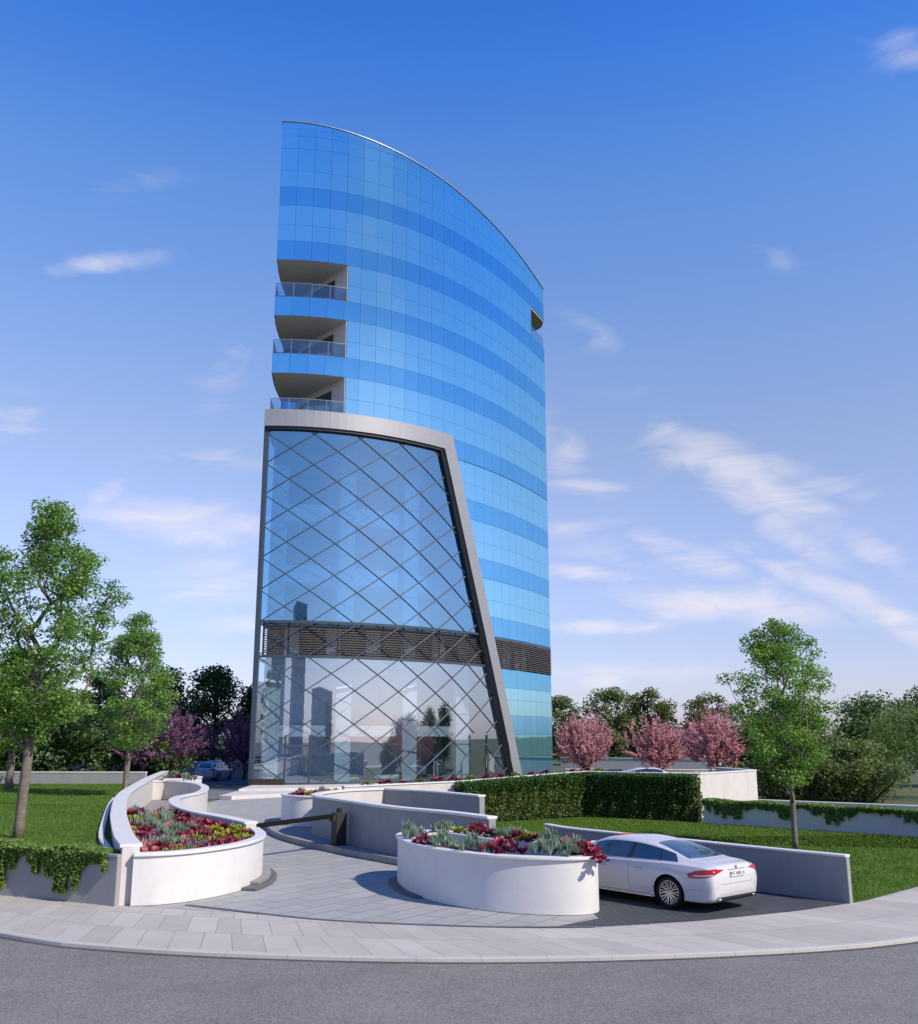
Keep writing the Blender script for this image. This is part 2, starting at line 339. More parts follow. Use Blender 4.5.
def tree(name, label, cat, base, H, prof, seed, ncl, nleaf, lsize, lmat, bark, trunk_r, group=None, crad=.55, lean=(0, 0), spike=0., fork=.93, flat=.55, cut=None, up=.6, steep=.75):
    """prof: list of (z, radius) of the crown envelope above the base. Clumps of leaves on a branch skeleton"""
    rng = np.random.default_rng(seed); bx, by, bz = base
    zs = np.array([p[0] for p in prof]); rs = np.array([p[1] for p in prof])
    cl = []; tries = 0
    while len(cl) < ncl and tries < 20000:
        tries += 1
        z = rng.uniform(zs[0], zs[-1]); r = np.interp(z, zs, rs); lob = 1+.22*math.sin(3*z+seed)*math.sin(2*rng.uniform(0, 6.3))
        a = rng.uniform(0, 2*math.pi); lob = 1+.25*math.sin(2*a+seed)+.15*math.sin(5*a+z*2.+seed*2)
        q = r*lob*math.sqrt(rng.uniform(.08, 1.))
        p = np.array([q*math.cos(a)+lean[0]*z/H, q*math.sin(a)+lean[1]*z/H, z])
        if all(np.linalg.norm(p-c) > crad*.62 for c in cl): cl.append(p)
    # skeleton
    tz = zs[-1]*fork; nodes = []; parent = []
    nt_ = 12
    for i in range(nt_):
        t = i/(nt_-1); w = .05*H*.12
        nodes.append(np.array([lean[0]*t*tz/H+w*math.sin(3.1*t+seed)*t, lean[1]*t*tz/H+w*math.cos(2.3*t+seed)*t, t*tz])); parent.append(i-1)
    cl.sort(key=lambda p: math.hypot(p[0], p[1]))
    tips = []
    for p in cl:
        best = None; bd = 1e9
        for i, q in enumerate(nodes):
            h = math.hypot(p[0]-q[0], p[1]-q[1]); dz = p[2]-q[2]
            if q[2] < zs[0]*.62: continue
            c = math.sqrt(h*h+dz*dz)+max(0, steep*h-dz)*1.6
            if c < bd: bd = c; best = i
        q = nodes[best]; d = p-q; Ld = np.linalg.norm(d); k = max(1, int(Ld/.45)); prev = best
        for j in range(1, k+1):
            t = j/k; b = q+d*t+np.array([0, 0, -.12*Ld*math.sin(math.pi*t)*(1 if d[2] > 0 else -1)])+rng.normal(size=3)*.035*Ld*math.sin(math.pi*t)
            nodes.append(b); parent.append(prev); prev = len(nodes)-1
        tips.append(prev)
    cnt = np.zeros(len(nodes))
    for t in tips: cnt[t] += 1
    for i in range(len(nodes)-1, 0, -1): cnt[parent[i]] += cnt[i]
    cnt = np.maximum(cnt, .4); rad = trunk_r*np.power(cnt/cnt[0], .46)
    for i in range(nt_): rad[i] = max(rad[i], trunk_r*(1-(.9 if fork > .8 else .45)*i/(nt_-1)))
    rad[0] *= 1.25; rad = np.maximum(rad, .010)
    mb = MB(); B = Vector(base); kids = {}
    for i, p in enumerate(parent):
        if p >= 0: kids.setdefault(p, []).append(i)
    def walk(st, i):
        path = [st, i]
        while i in kids:
            ks = sorted(kids[i], key=lambda k: -cnt[k] + (-1000 if (i < nt_ and k == i+1) else 0))
            for k in ks[1:]: stack.append((i, k))
            i = ks[0]; path.append(i)
        r = [rad[a] for a in path]; r[0] = min(r[0], r[1]*1.25) if st != 0 else r[0]
        mb.tube([B+Vector(nodes[a]) for a in path], r, 7 if max(r) > .05 else 4)
    stack = []
    for k in kids.get(0, []): stack.append((0, k))
    while stack:
        a, b = stack.pop(); walk(a, b)
    root = empty(name, base, label, cat, group)
    mb.build('trunk', bark, root, smooth=True)
    pts = []; rn = []; per = max(1, int(nleaf/len(cl)))
    for c in cl:
        r = crad*rng.uniform(.7, 1.25); m = int(per*rng.uniform(.6, 1.4)*(r/crad)**2)
        g = rng.normal(size=(m, 3)); g /= np.linalg.norm(g, axis=1)[:, None]; g *= (rng.random(m)**.5)[:, None]*r
        g[:, 2] *= flat
        if spike:
            dr = c-np.array([0, 0, zs[0]-.5]); dr = dr/np.linalg.norm(dr)+rng.normal(size=3)*.35; s = rng.uniform(-1, 1, m)[:, None]*spike
            g = g*np.array([.28, .28, .28])+dr*s
        if cut: pass
        pts.append(c+g); rn.append(rng.normal(.45+.12*rng.normal(), .2, m))
    C = np.concatenate(pts)+np.array(base)
    link('crown', leafmesh('crown', C, lsize, rng, rnd=np.concatenate(rn), up=up), lmat, root)
    return root
def dup(root, loc, rz=0., s=1., label=None, group=None):
    c = root.copy(); COL.objects.link(c); c.location = loc; c.rotation_euler = (0, 0, rz)
    c.scale = (s, s, s) if not hasattr(s, '__len__') else s
    ORG[c.name] = Vector(loc)
    if label: c['label'] = label
    if group: c['group'] = group
    for ch in root.children:
        d = ch.copy(); COL.objects.link(d); d.parent = c
        for g in ch.children:
            e = g.copy(); COL.objects.link(e); e.parent = d
    return c

#CAMERA
cam = bpy.data.cameras.new('Camera'); co = bpy.data.objects.new('Camera', cam); COL.objects.link(co); sc.camera = co
cam.sensor_fit = 'HORIZONTAL'; cam.sensor_width = 36; cam.lens = 974*36/918; cam.clip_end = 4000; cam.clip_start = .1
co.location = (0, 0, 3.3); co.rotation_euler = (R(90)+math.atan(223/974), 0, 0)
SUN_AZ = math.atan2(.81, -.585); SUN_EL = R(40)
sd = Vector((math.sin(SUN_AZ)*math.cos(SUN_EL), math.cos(SUN_AZ)*math.cos(SUN_EL), math.sin(SUN_EL)))
sl = bpy.data.lights.new('Sun', 'SUN'); sl.energy = 3.7; sl.angle = R(.5); sl.color = (1., .89, .76)
so = bpy.data.objects.new('Sun', sl); COL.objects.link(so); so.rotation_euler = sd.to_track_quat('Z', 'Y').to_euler(); so.location = (40, -30, 60)
#WORLD
w = bpy.data.worlds.new('World'); sc.world = w; w.use_nodes = True; nt = w.node_tree; nt.nodes.clear()
wo = N(nt, 'ShaderNodeOutputWorld'); bg = N(nt, 'ShaderNodeBackground', Strength=.15)
sky = N(nt, 'ShaderNodeTexSky'); sky.sky_type = 'NISHITA'; sky.sun_disc = False; sky.sun_elevation = SUN_EL; sky.sun_rotation = SUN_AZ
sky.air_density = 1.; sky.dust_density = .6; sky.ozone_density = 2.5
tc = N(nt, 'ShaderNodeTexCoord')
sep = N(nt, 'ShaderNodeSeparateXYZ'); L(nt, tc.outputs['Generated'], sep.inputs[0])
zz = mth(nt, 'ADD', mth(nt, 'MAXIMUM', sep.outputs[2], 0.), .12)
px = mth(nt, 'DIVIDE', sep.outputs[0], zz); py = mth(nt, 'DIVIDE', sep.outputs[1], zz)
cb = N(nt, 'ShaderNodeCombineXYZ'); L(nt, px, cb.inputs[0]); L(nt, py, cb.inputs[1])
mp = N(nt, 'ShaderNodeMapping'); mp.inputs['Rotation'].default_value = (0, 0, R(35)); mp.inputs['Scale'].default_value = (.55, 1.5, 1); mp.inputs['Location'].default_value = (3.1, 1.7, 0)
L(nt, cb.outputs[0], mp.inputs[0])
n1 = N(nt, 'ShaderNodeTexNoise', Scale=.75, Detail=9., Roughness=.58, Distortion=.9); L(nt, mp.outputs[0], n1.inputs['Vector'])
n2 = N(nt, 'ShaderNodeTexNoise', Scale=.33, Detail=3.); L(nt, cb.outputs[0], n2.inputs['Vector'])
cm = mth(nt, 'MULTIPLY', ramp(nt, n1.outputs['Fac'], [(.5, 0.), (.62, .45), (.75, 1.)]), ramp(nt, n2.outputs['Fac'], [(.42, 0.), (.6, 1.)]))
low = ramp(nt, sep.outputs[2], [(0., .9), (.35, .8), (.55, .3), (.75, .1)])
cm = mth(nt, 'MULTIPLY', cm, low)
#TUNE
grade = ramp(nt, sep.outputs[2], [(0., (.36,.32,.37)), (.09, (.40,.325,.325)), (.18, (.50,.38,.345)), (.28, (.55,.42,.345)), (.38, (.49,.45,.41)), (.51, (.36,.45,.48)), (.62, (.17,.38,.56)), (.72, (.08,.28,.50)), (.88, (.05,.24,.48))])
tintc = mix_rgb(nt, 1., mix_rgb(nt, 1., sky.outputs[0], (.86, .95, 1.22), 'MULTIPLY'), grade, 'MULTIPLY')
sdn = nt.nodes.new('ShaderNodeVectorMath'); sdn.operation = 'DOT_PRODUCT'; sdn.inputs[1].default_value = sd; L(nt, tc.outputs['Generated'], sdn.inputs[0])
hi_ = ramp(nt, sep.outputs[2], [(.06, 0.), (.42, 1.)])
tintc = mix_rgb(nt, hi_, tintc, ramp(nt, sdn.outputs['Value'], [(.25, (1,1,1)), (.6, (.52,.70,.86)), (.85, (.34,.46,.60)), (.94, (.24,.33,.45)), (1., (.12,.17,.24))]), 'MULTIPLY')
g2 = nt.nodes.new('ShaderNodeVectorMath'); g2.operation = 'SCALE'; g2.inputs[3].default_value = 2.; L(nt, tintc, g2.inputs[0])
# wisps of cloud, each at its own bearing in the sky: (x, y on a 974 px focal plane facing +Y pitched 12.9 deg), half length, half width, slope, amount
PITCH = math.atan(223/974)
def sdir(x, y):
    a, b = (x-459)/974, (512-y)/974
    return Vector((a, math.cos(PITCH)-b*math.sin(PITCH), math.sin(PITCH)+b*math.cos(PITCH))).normalized()
CL = [(745,480,80,22,30,1.),(765,512,62,15,36,.9),(795,475,55,13,14,.7),(870,548,32,12,30,.75),(700,560,66,13,20,.7),(720,604,80,15,4,1.),(850,598,85,12,24,.85),(905,625,42,11,30,1.),
      (588,487,34,6,5,.95),(582,573,42,6,5,.95),(602,627,55,6,0,.75),(565,455,22,20,0,.6),(95,265,48,8,-8,.85),(222,375,38,18,-65,.42),(218,460,52,9,4,.6),(190,525,80,18,4,.85),(225,583,52,20,0,.75),
      (105,497,38,12,-55,.5),(10,420,24,14,0,.7),(908,52,26,12,0,.55),(778,260,24,13,30,.35),(600,335,38,13,30,.33),(650,672,70,8,0,.7),(608,680,20,6,0,.9),(245,625,34,8,0,.8),(130,185,40,9,-10,.25),(600,545,60,16,20,.5),(540,440,30,22,40,.5)]
tot = None
for x, y, a, b, an, amt in CL:
    c = sdir(x, y); e = sdir(x+10*math.cos(R(an)), y+10*math.sin(R(an))); u = (e-c).normalized(); v = c.cross(u).normalized()
    def dd(ax, sc_):
        n = nt.nodes.new('ShaderNodeVectorMath'); n.operation = 'DOT_PRODUCT'; n.inputs[1].default_value = ax*sc_; L(nt, tc.outputs['Generated'], n.inputs[0])
        q = mth(nt, 'SUBTRACT', n.outputs['Value'], c.dot(ax)*sc_); return mth(nt, 'MULTIPLY', q, q)
    k = 974/1.08
    fr = 0
    q = mth(nt, 'ADD', dd(u, k/a), dd(v, k/b))
    fwd = nt.nodes.new('ShaderNodeVectorMath'); fwd.operation = 'DOT_PRODUCT'; fwd.inputs[1].default_value = c; L(nt, tc.outputs['Generated'], fwd.inputs[0])
    g = mth(nt, 'MULTIPLY', mth(nt, 'EXPONENT', mth(nt, 'MULTIPLY', q, -.62)), mth(nt, 'MULTIPLY', mth(nt, 'GREATER_THAN', fwd.outputs['Value'], .5), amt))
    tot = g if tot is None else mth(nt, 'MAXIMUM', tot, g)
mpw = N(nt, 'ShaderNodeMapping'); mpw.inputs['Rotation'].default_value = (0, R(22), 0); mpw.inputs['Scale'].default_value = (9, 9, 30); L(nt, tc.outputs['Generated'], mpw.inputs[0])
nw = N(nt, 'ShaderNodeTexNoise', Scale=1., Detail=12., Roughness=.6, Distortion=1.2); L(nt, mpw.outputs[0], nw.inputs['Vector'])
wv = mth(nt, 'ADD', mth(nt, 'MULTIPLY', tot, .54), mth(nt, 'MULTIPLY', mth(nt, 'SUBTRACT', nw.outputs['Fac'], .5), 1.25))
wisp = ramp(nt, wv, [(.10, 0.), (.34, .35), (.70, 1.)])
wisp = mth(nt, 'MULTIPLY', wisp, mth(nt, 'MULTIPLY', tot, 2., clamp=True))
behind = ramp(nt, sep.outputs[1], [(.0, 1.), (.12, 0.)])
cm = mth(nt, 'MULTIPLY', cm, mth(nt, 'MULTIPLY', behind, .30))
al = mth(nt, 'MAXIMUM', mth(nt, 'MULTIPLY', wisp, .66), cm)
col = mix_rgb(nt, al, g2.outputs[0], (4.9, 4.5, 4.5))
L(nt, col, bg.inputs[0]); L(nt, bg.outputs[0], wo.inputs[0])
sc.view_settings.view_transform = 'Standard'; sc.view_settings.look = 'None'; sc.view_settings.exposure = .45; sc.view_settings.gamma = 1
sc.cycles.max_bounces = 8; sc.cycles.transparent_max_bounces = 16; sc.cycles.use_denoising = True
sc.cycles.sample_clamp_indirect = 6; sc.cycles.caustics_reflective = False; sc.cycles.caustics_refractive = False

# ------------------------------------------------------------------ ground, road, pavement
def uvstrip(name, rows, mat, kind='structure'):
    """rows: two or more aligned paths of 3D points; uv = (arc length, width)"""
    me = bpy.data.meshes.new(name); V = []; F = []; UV = []
    n = len(rows[0]); mid = rows[0]; s = [0]
    for i in range(1, n): s.append(s[-1]+(Vector(mid[i])-Vector(mid[i-1])).length)
    for r in rows: V += [tuple(p) for p in r]
    fuv = []
    for k in range(len(rows)-1):
        for i in range(n-1):
            a = k*n+i; F.append((a, a+1, a+n+1, a+n)); wv = (Vector(rows[k+1][i])-Vector(rows[k][i])).length
            w0 = 0 if k == 0 else 10*k
            wb = (Vector(rows[k+1][i+1])-Vector(rows[k][i+1])).length
            fuv += [(s[i], w0), (s[i+1], w0), (s[i+1], w0+wb), (s[i], w0+wv)]
    me.from_pydata(V, [], F); uv = me.uv_layers.new(name='UVMap')
    for i, c in enumerate(fuv): uv.data[i].uv = c
    me.update(); o = link(name, me, mat); 
    if kind: tag(o, kind=kind)
    return o
def sheet(name, poly, z, mat, kind='structure'):
    me = bpy.data.meshes.new(name); k = len(poly)
    area = sum(poly[i][0]*poly[(i+1)%k][1]-poly[(i+1)%k][0]*poly[i][1] for i in range(k))
    if area < 0: poly = poly[::-1]
    me.from_pydata([(x, y, z) for x, y in poly], [], [tuple(range(k))]); me.update()
    return tag(link(name, me, mat), kind=kind)
kerb_pts = [(-60,52),(-40,38),(-24,29.5),(-14,22.4),(-10.6,19.9),(-8.7,18.45),(-7.4,17.6),(-6.4,17.05),(-4.04,16.36),(-.9,15.95),(2.15,16.02),(5.4,16.6),(7.65,17.45),(11,19.6),(16,23.5),(26,31),(40,40),(60,52)]
back_pts = [(-60,58),(-42,43.5),(-26,31),(-15.5,24.4),(-11.6,22.7),(-9.83,22.1),(-8.2,21.3),(-6.5,20.5),(-2.97,19.35),(-1.05,18.62),(.7,18.3),(2.4,18.3),(4.4,18.95),(6.56,20.0),(8.2,21.1),(10.3,23.1),(15,27.5),(25,36),(56,60)]
def resample(p, n):
    p = cr(p, 10); s = [0]
    for a, b in zip(p, p[1:]): s.append(s[-1]+math.hypot(b[0]-a[0], b[1]-a[1]))
    s = np.array(s); q = np.linspace(0, s[-1], n); P = np.array(p)
    return [(float(np.interp(t, s, P[:, 0])), float(np.interp(t, s, P[:, 1]))) for t in q]
def between(a, b, n=None):
    # for every point of a, the matching point of b by angle round a far centre
    A = resample(a, n or 160); Bp = resample(b, 800); cx, cy = .6, 46.
    out = []
    for p in A:
        an = math.atan2(p[0]-cx, cy-p[1]); q = min(Bp, key=lambda q: abs(math.atan2(q[0]-cx, cy-q[1])-an+.045)); out.append(q)
    return A, out
K, Bk = between(kerb_pts, back_pts)
Kin = offset(K, .13)
uvstrip('pavement', [[(x, y, 0) for x, y in Kin], [(x, y, 0) for x, y in Bk]], M['slabs'])
uvstrip('kerb', [[(x, y, -.098) for x, y in offset(K, -.015)], [(x, y, -.012) for x, y in offset(K, -.01)], [(x+(kx-x)*.08, y+(ky-y)*.08, .004) for (x, y), (kx, ky) in zip(K, Kin)], [(x, y, .004) for x, y in Kin]], M['kerb'])
uvstrip('gutter', [[(x, y, -.057) for x, y in offset(K, -.10)], [(x, y, -.0565) for x, y in offset(K, .05)]], asphalt('gutter_tar', (.10,.10,.11), .4))
sheet('road', [(-300,-300),(300,-300),(300,90),(-300,90)], -.062, M['road'])
sheet('ground', resample(back_pts, 60)+[(600,60),(1500,1600),(-1500,1600),(-600,58)], -.008, M['earth'])
# slot drain between pavement and drive
dl = cr([(-5.45,20.62),(-4.0,19.78),(-2.6,19.05),(-1.1,18.62),(.7,18.32),(2.4,18.34)], 8)
tag(uvstrip('slot_drain', [[(x, y, .008) for x, y in offset(dl, -.02)], [(x, y, .008) for x, y in offset(dl, .1)]], M['dkstone']), kind='structure')
# paved drive
sheet('drive_paving', [(-6.8,20.3)]+[(x, y-.6) for x, y in dl]+[(4.4,18.7),(6.6,19.8),(7.85,20.8),(3.,26.8),(-1,34),(-4,36.5),(-3,53),(-3,61),(-12,61),(-12.4,55),(-13,46),(-9,30),(-7.2,24)], -.004, M['tiles'])
sheet('drive_asphalt', [(-12.6,53.5),(-10,54.6),(-9.6,62),(-13,64),(-13.2,78),(-9,90),(-6,104),(-34,104),(-34,79),(-21,79),(-19,68),(-16,54)], .004, M['farasph'])
sheet('garage_lane', [(1.75,18.42),(2.6,19.2),(2.5,20.5),(1.0,22.8),(-.2,24.6),(.9,24.4),(-2.5,29.6),(-4.1,33.5),(-2.9,36.8),(-.9,35.7),(.9,33.),(3.0,26.9),(5.6,23.7),(7.8,20.85),(6.56,20.03),(4.4,18.98),(2.6,18.45)], .006, M['lane'])
sheet('right_lawn', [(7.95,20.9),(5.7,23.75),(3.05,27.),(1.3,33.5),(0,38.8),(5.4,42.1),(9.35,39.6),(15.3,34.),(24,28.),(24,35.4),(15,27.6),(10.3,23.2),(8.5,21.4)], .0, M['grass'])
mb = MB(); mb.prism([(-6.9,20.9),(-8.55,25.2),(-10.0,29.3),(-12.2,36),(-13.6,41.3),(-14.8,46.4),(-16.2,52.8),(-60,54),(-60,59),(-42,44.),(-26,31.4),(-15.5,24.8),(-11.6,23.),(-9.83,22.45),(-8.2,21.6)], -.05, .8)
o = link('left_lawn', mb.mesh('left_lawn'), M['grass']); tag(o, kind='structure')

# ------------------------------------------------------------------ walls
def wall(name, label, cat, pts, z0, z1, th=.16, mat='render', cap=.07, over=.04, smooth_n=8, group=None, capmat='coping', caph=.06, closed=False):
    """pts (x, y) or (x, y, top z); body and coping as parts"""
    P = [(p[0], p[1], p[2] if len(p) > 2 else z1) for p in pts]
    P = cr(P, smooth_n, closed) if smooth_n > 1 else P
    xy = [p[:2] for p in P]; zt = [p[2] for p in P]
    if closed: xy = xy+[xy[0]]; zt = zt+[zt[0]]
    root = empty(name, (xy[0][0], xy[0][1], z0), label, cat, group)
    def strip(w, zb, ztop, nm, m, bev):
        a, b = offset(xy, w/2), offset(xy, -w/2)
        if closed:
            a[0] = a[-1] = tuple((np.array(a[0])+np.array(a[-1]))/2); b[0] = b[-1] = tuple((np.array(b[0])+np.array(b[-1]))/2)
        mb = MB(); n = len(xy); V = []
        for i in range(n):
            V += [(a[i][0], a[i][1], zb[i]), (b[i][0], b[i][1], zb[i]), (b[i][0], b[i][1], ztop[i]), (a[i][0], a[i][1], ztop[i])]
        mb.v = V
        for i in range(n-1):
            for j in range(4):
                k = (j+1) % 4; mb.f.append((4*i+j, 4*i+k, 4*i+4+k, 4*i+4+j)); mb.mi.append(0)
        if not closed:
            mb.f.append((3, 2, 1, 0)); mb.f.append((4*n-4, 4*n-3, 4*n-2, 4*n-1)); mb.mi += [0, 0]
        me = mb.mesh(nm); bm = bmesh.new(); bm.from_mesh(me); bmesh.ops.recalc_face_normals(bm, faces=bm.faces); bm.to_mesh(me); bm.free()
        o = link(nm, me, M[m], root); me.shade_smooth()
        try: me.set_sharp_from_angle(angle=R(35))
        except Exception: pass
        if bev: 
            b_ = o.modifiers.new('b', 'BEVEL'); b_.width = bev; b_.segments = 2; b_.limit_method = 'ANGLE'; b_.angle_limit = R(50)
        return o
    strip(th, [z0]*len(zt), [z-caph+.003 for z in zt], 'wall_body', mat, .012)
    strip(th+over*2, [z-caph for z in zt], zt, 'coping', capmat, .012)
    return root
wall('garden_wall', 'tall white wall with a broad coping running back beside the left lawn', 'wall',
     [(-6.6,20.62),(-7.3,22.3),(-8.3,25.),(-9.75,29.1),(-12.,36.),(-13.45,41.3),(-14.66,46.4),(-16.05,52.35),(-18.,61.7),(-19.3,68.3)], -.02, 1.16, th=.34, cap=.08, over=.05, caph=.07)
wall('edging_wall', 'low narrow kerb wall in shade between left lawn and the broad white coping', 'wall',
     [(-7.35,21.2),(-7.75,22.6),(-8.75,25.),(-10.15,29.1),(-12.4,36.),(-13.6,40)], .5, .9, th=.12, over=.01, caph=.04)
wall('curved_wall', 'white S-curved garden wall behind the left flower bed', 'wall',
     [(-16.2,52.7,.97),(-15.15,52.9,.97),(-13.3,50.7,.97),(-11.8,46.9,.97),(-10.8,42.1,.99),(-10.8,39.2,1.0),(-10.25,36.4,1.03),(-9.1,33.0,1.07),(-7.75,30.1,1.1),(-6.5,28.1,1.12),(-5.35,26.25,1.12)], 0, .97, th=.28, over=.04)
# front left planter
lp = cr([(-6.52,20.56),(-6.0,20.72),(-5.5,21.15),(-5.02,21.95),(-4.75,22.8),(-4.67,23.7),(-4.78,24.6),(-4.98,25.3),(-5.25,26.1)], 6)
rt = wall('flower_planter', 'left white curved planter full of red and silver plants by the kerb', 'planter', lp, 0, 1.0, th=.16, mat='white', over=.05, smooth_n=1, caph=.07)
bed = [(-6.4,20.8)]+offset(lp, .09)[1:-1]+[(-5.5,26.4),(-6.55,28.),(-7.85,30.1),(-9.1,32.6),(-10.9,33.2),(-9.6,29.1),(-8.15,25.),(-7.1,22.3)]
mb = MB(); mb.prism(bed, .0, .66); mb.build('soil', M['soil'], rt)
mb = MB(); q = lp[22:-4]; pl = offset(q, -.42); mb.prism(pl+q[::-1], .0, .06); mb.build('stone_plinth', M['dkstone'], rt, bevel=.01)
mb = MB(); q = lp[25:-4]; pl = offset(q, -.28); mb.prism(pl+q[::-1], .062, .13); mb.build('stone_plinth', M['plinth'], rt, bevel=.01)
sheet('bed_ground', [(-16,52.6),(-14.9,52.3),(-13.2,50.4),(-11.9,46.7),(-11,42),(-10.9,39),(-10.3,36),(-9.2,33),(-10.9,33),(-12.1,36),(-13.5,41.3),(-14.7,46.4)], .012, M['plinth'])
# small far planter between the walls
rt = wall('flower_planter', 'small white planter at the far end of the S-curved wall', 'planter', [(-17.3,58.6),(-15.2,57.4),(-14.3,55.8),(-14.6,53.9),(-15.6,53.2)], 0, 1.05, th=.16, mat='white', smooth_n=4)
mb = MB(); mb.prism([(-17.3,58.5),(-15.2,57.3),(-14.4,55.8),(-14.7,54.),(-15.6,53.3),(-16.3,53.3)], 0, .85); mb.build('soil', M['soil'], rt)
# front right planter
rp = [(-1.42,24.1),(-1.3,23.1),(-1.02,22.15),(-.4,20.95),(.4,20.15),(1.15,19.72),(1.9,19.52),(2.45,19.6),(2.7,19.95),(2.6,20.6),(2.0,21.7),(1.2,22.9),(.35,24.0),(-.4,24.85),(-1.05,24.85)]
rp = [(.6+(x-.6)*.962, 22+(y-22)*.985) for x, y in rp]
rt = wall('flower_planter', 'right white lens-shaped planter beside the white saloon', 'planter', rp, 0, 1.04, th=.16, mat='white', over=.05, closed=True, smooth_n=6, caph=.06)
mb = MB(); mb.prism([(x*.97+.02, y*.97+.66) for x, y in cr(rp, 4, True)], 0.02, .78); mb.build('soil', M['soil'], rt)
iw = cr([(-.95,23.5),(-.45,24.1),(.1,23.6),(.6,22.8),(1.1,22.3),(1.8,21.5),(2.2,20.6)], 5); mb = MB()
a, b = offset(iw, .05), offset(iw, -.05)
mb.prism(a+b[::-1], .5, 1.06); mb.build('divider_wall', M['white'], rt, bevel=.01)
mb = MB(); c = cr(rp, 6, True); seg = c[-14:]+c[:16]; mb.prism(offset(seg, -.28)+seg[::-1], 0, .035); mb.build('stone_plinth', M['dkstone'], rt)
# retaining wall with ivy on the left
wall('retaining_wall', 'grey retaining wall under trailing ivy along the left pavement', 'wall',
     [(-40,41.9),(-26,30.9),(-15.5,24.3),(-11.6,22.62),(-9.83,22.02),(-8.2,21.28),(-7.3,20.85),(-6.75,20.55)], -.05, .97, th=.2, mat='grey', over=.01, capmat='grey')
# long wall and its neighbours
dw = wall('driveway_wall', 'long shaded wall with white coping bending back behind the barrier post', 'wall',
     [(-2.75,37.2),(-3.9,36.4),(-4.55,35.1),(-4.75,33.6),(-4.35,32.3),(-3.75,31.3),(-1.85,27.95),(-.3,26.1),(.80,24.4)], 0, 1.40, th=.2, over=.05, caph=.07, mat='grey')
ip = offset(cr([(-2.75,37.2),(-3.9,36.4),(-4.55,35.1),(-4.75,33.6),(-4.35,32.3),(-3.75,31.3),(-1.85,27.95),(-.3,26.1),(.80,24.4)], 8), .11)
mb = MB(); mb.grid([[(x, y, .01) for x, y in ip], [(x, y, 1.34) for x, y in ip]]); mb.build('sunlit_inner_render', M['render'], dw)  # pale skin on the sunny side; the lit tone is put into its colour
wall('ramp_wall', 'shorter grey wall beside the hedge end behind the long driveway wall', 'wall', [(-2.72,37.2),(-1.,35.6),(.75,32.9)], 0, 1.4, th=.2, over=.05, smooth_n=3, mat='grey')
# plinth along the drive
kp = cr([(-7.1,40.3),(-7.35,38.9),(-7.1,37.2),(-6.2,34.1),(-4.95,31.5),(-3.45,29.2),(-1.75,26.9),(-.6,25.5)], 6)
mb = MB(); mb.prism(kp+[(-.1,26.),(-1.7,28.),(-3.7,31.5),(-4.6,33.),(-4.7,35),(-5.0,38)], 0, .17)
o = mb.build('stone_kerb', M['plinth'], None, bevel=.015); tag(o, 'curved grey stone kerb under the barrier post beside the drive', 'kerb')
# round drum planter
th_ = [R(a) for a in range(0, 360, 15)]
dr = [(-5.15+1.3*math.cos(a), 37.4+1.5*math.sin(a)) for a in th_]
rt = wall('flower_planter', 'round white marble planter with flowers at the end of the driveway wall', 'planter', dr, 0, 1.2, th=.14, mat='white', closed=True, smooth_n=2)
mb = MB(); mb.prism([(-5.15+(x+5.15)*.94, 37.4+(y-37.4)*.94) for x, y in dr], .05, 1.0); mb.build('soil', M['soil'], rt)
wall('lawn_wall', 'white-topped grey wall along the right lawn behind the white saloon', 'wall',
     [(2.4,28.),(2.95,26.85),(4.3,25.15),(5.55,23.6),(6.6,22.3),(7.9,20.85)], -.02, .93, th=.13, over=.035, caph=.05, mat='grey')
tw = [(-4.3,37.4,1.46),(0,39.8,1.54),(5.35,43.2,1.8),(9.5,40.5,1.8),(12.9,44.1,1.82)]
wall('terrace_wall', 'pale terrace wall rising behind the hedge to a white end block', 'wall', tw, 0, 1.8, th=.22, over=.03, smooth_n=1, caph=.05)
wall('terrace_return_wall', 'pale end wall with blossom sprays at the hedge end', 'wall', [(12.95,44.2),(12.2,47.5)], 0, 1.82, th=.22, over=.03, smooth_n=1)
wall('lawn_end_wall', 'shaded wall under trailing ivy at the back of the right lawn', 'wall', [(9.5,39.3),(15.3,33.95),(24,26.5)], -.02, .83, th=.16, over=.01, smooth_n=1, capmat='grey')
wall('boundary_wall', 'low white-topped boundary wall behind the ivy at far right', 'wall', [(13.1,44.3),(19.5,39.6),(34,31)], 0, .56, th=.2, over=.03, smooth_n=1)
wall('boundary_wall', 'long grey boundary wall across the back of the left lawn', 'wall', [(-60,54.2),(-30,53.4),(-16.4,52.9)], .7, 1.42, th=.2, over=.02, smooth_n=1, mat='grey', capmat='render')
wall('forecourt_wall', 'shaded low wall across the back behind the pale parked car', 'wall', [(-34,80.5),(-20,80.5),(-12,82)], 0, 1.25, th=.2, over=.02, smooth_n=1, mat='grey')
wall('car_park_wall', 'low pale wall in front of the pink blossom trees', 'wall', [(7.0,66),(15,64.5),(24,66)], 0, 1.15, th=.2, over=.04, smooth_n=1)
wall('car_park_wall', 'pale stepped wall behind the blossom trees at right', 'wall', [(8.5,84),(20,78),(26,79)], 0, 1.5, th=.2, over=.04, smooth_n=1)

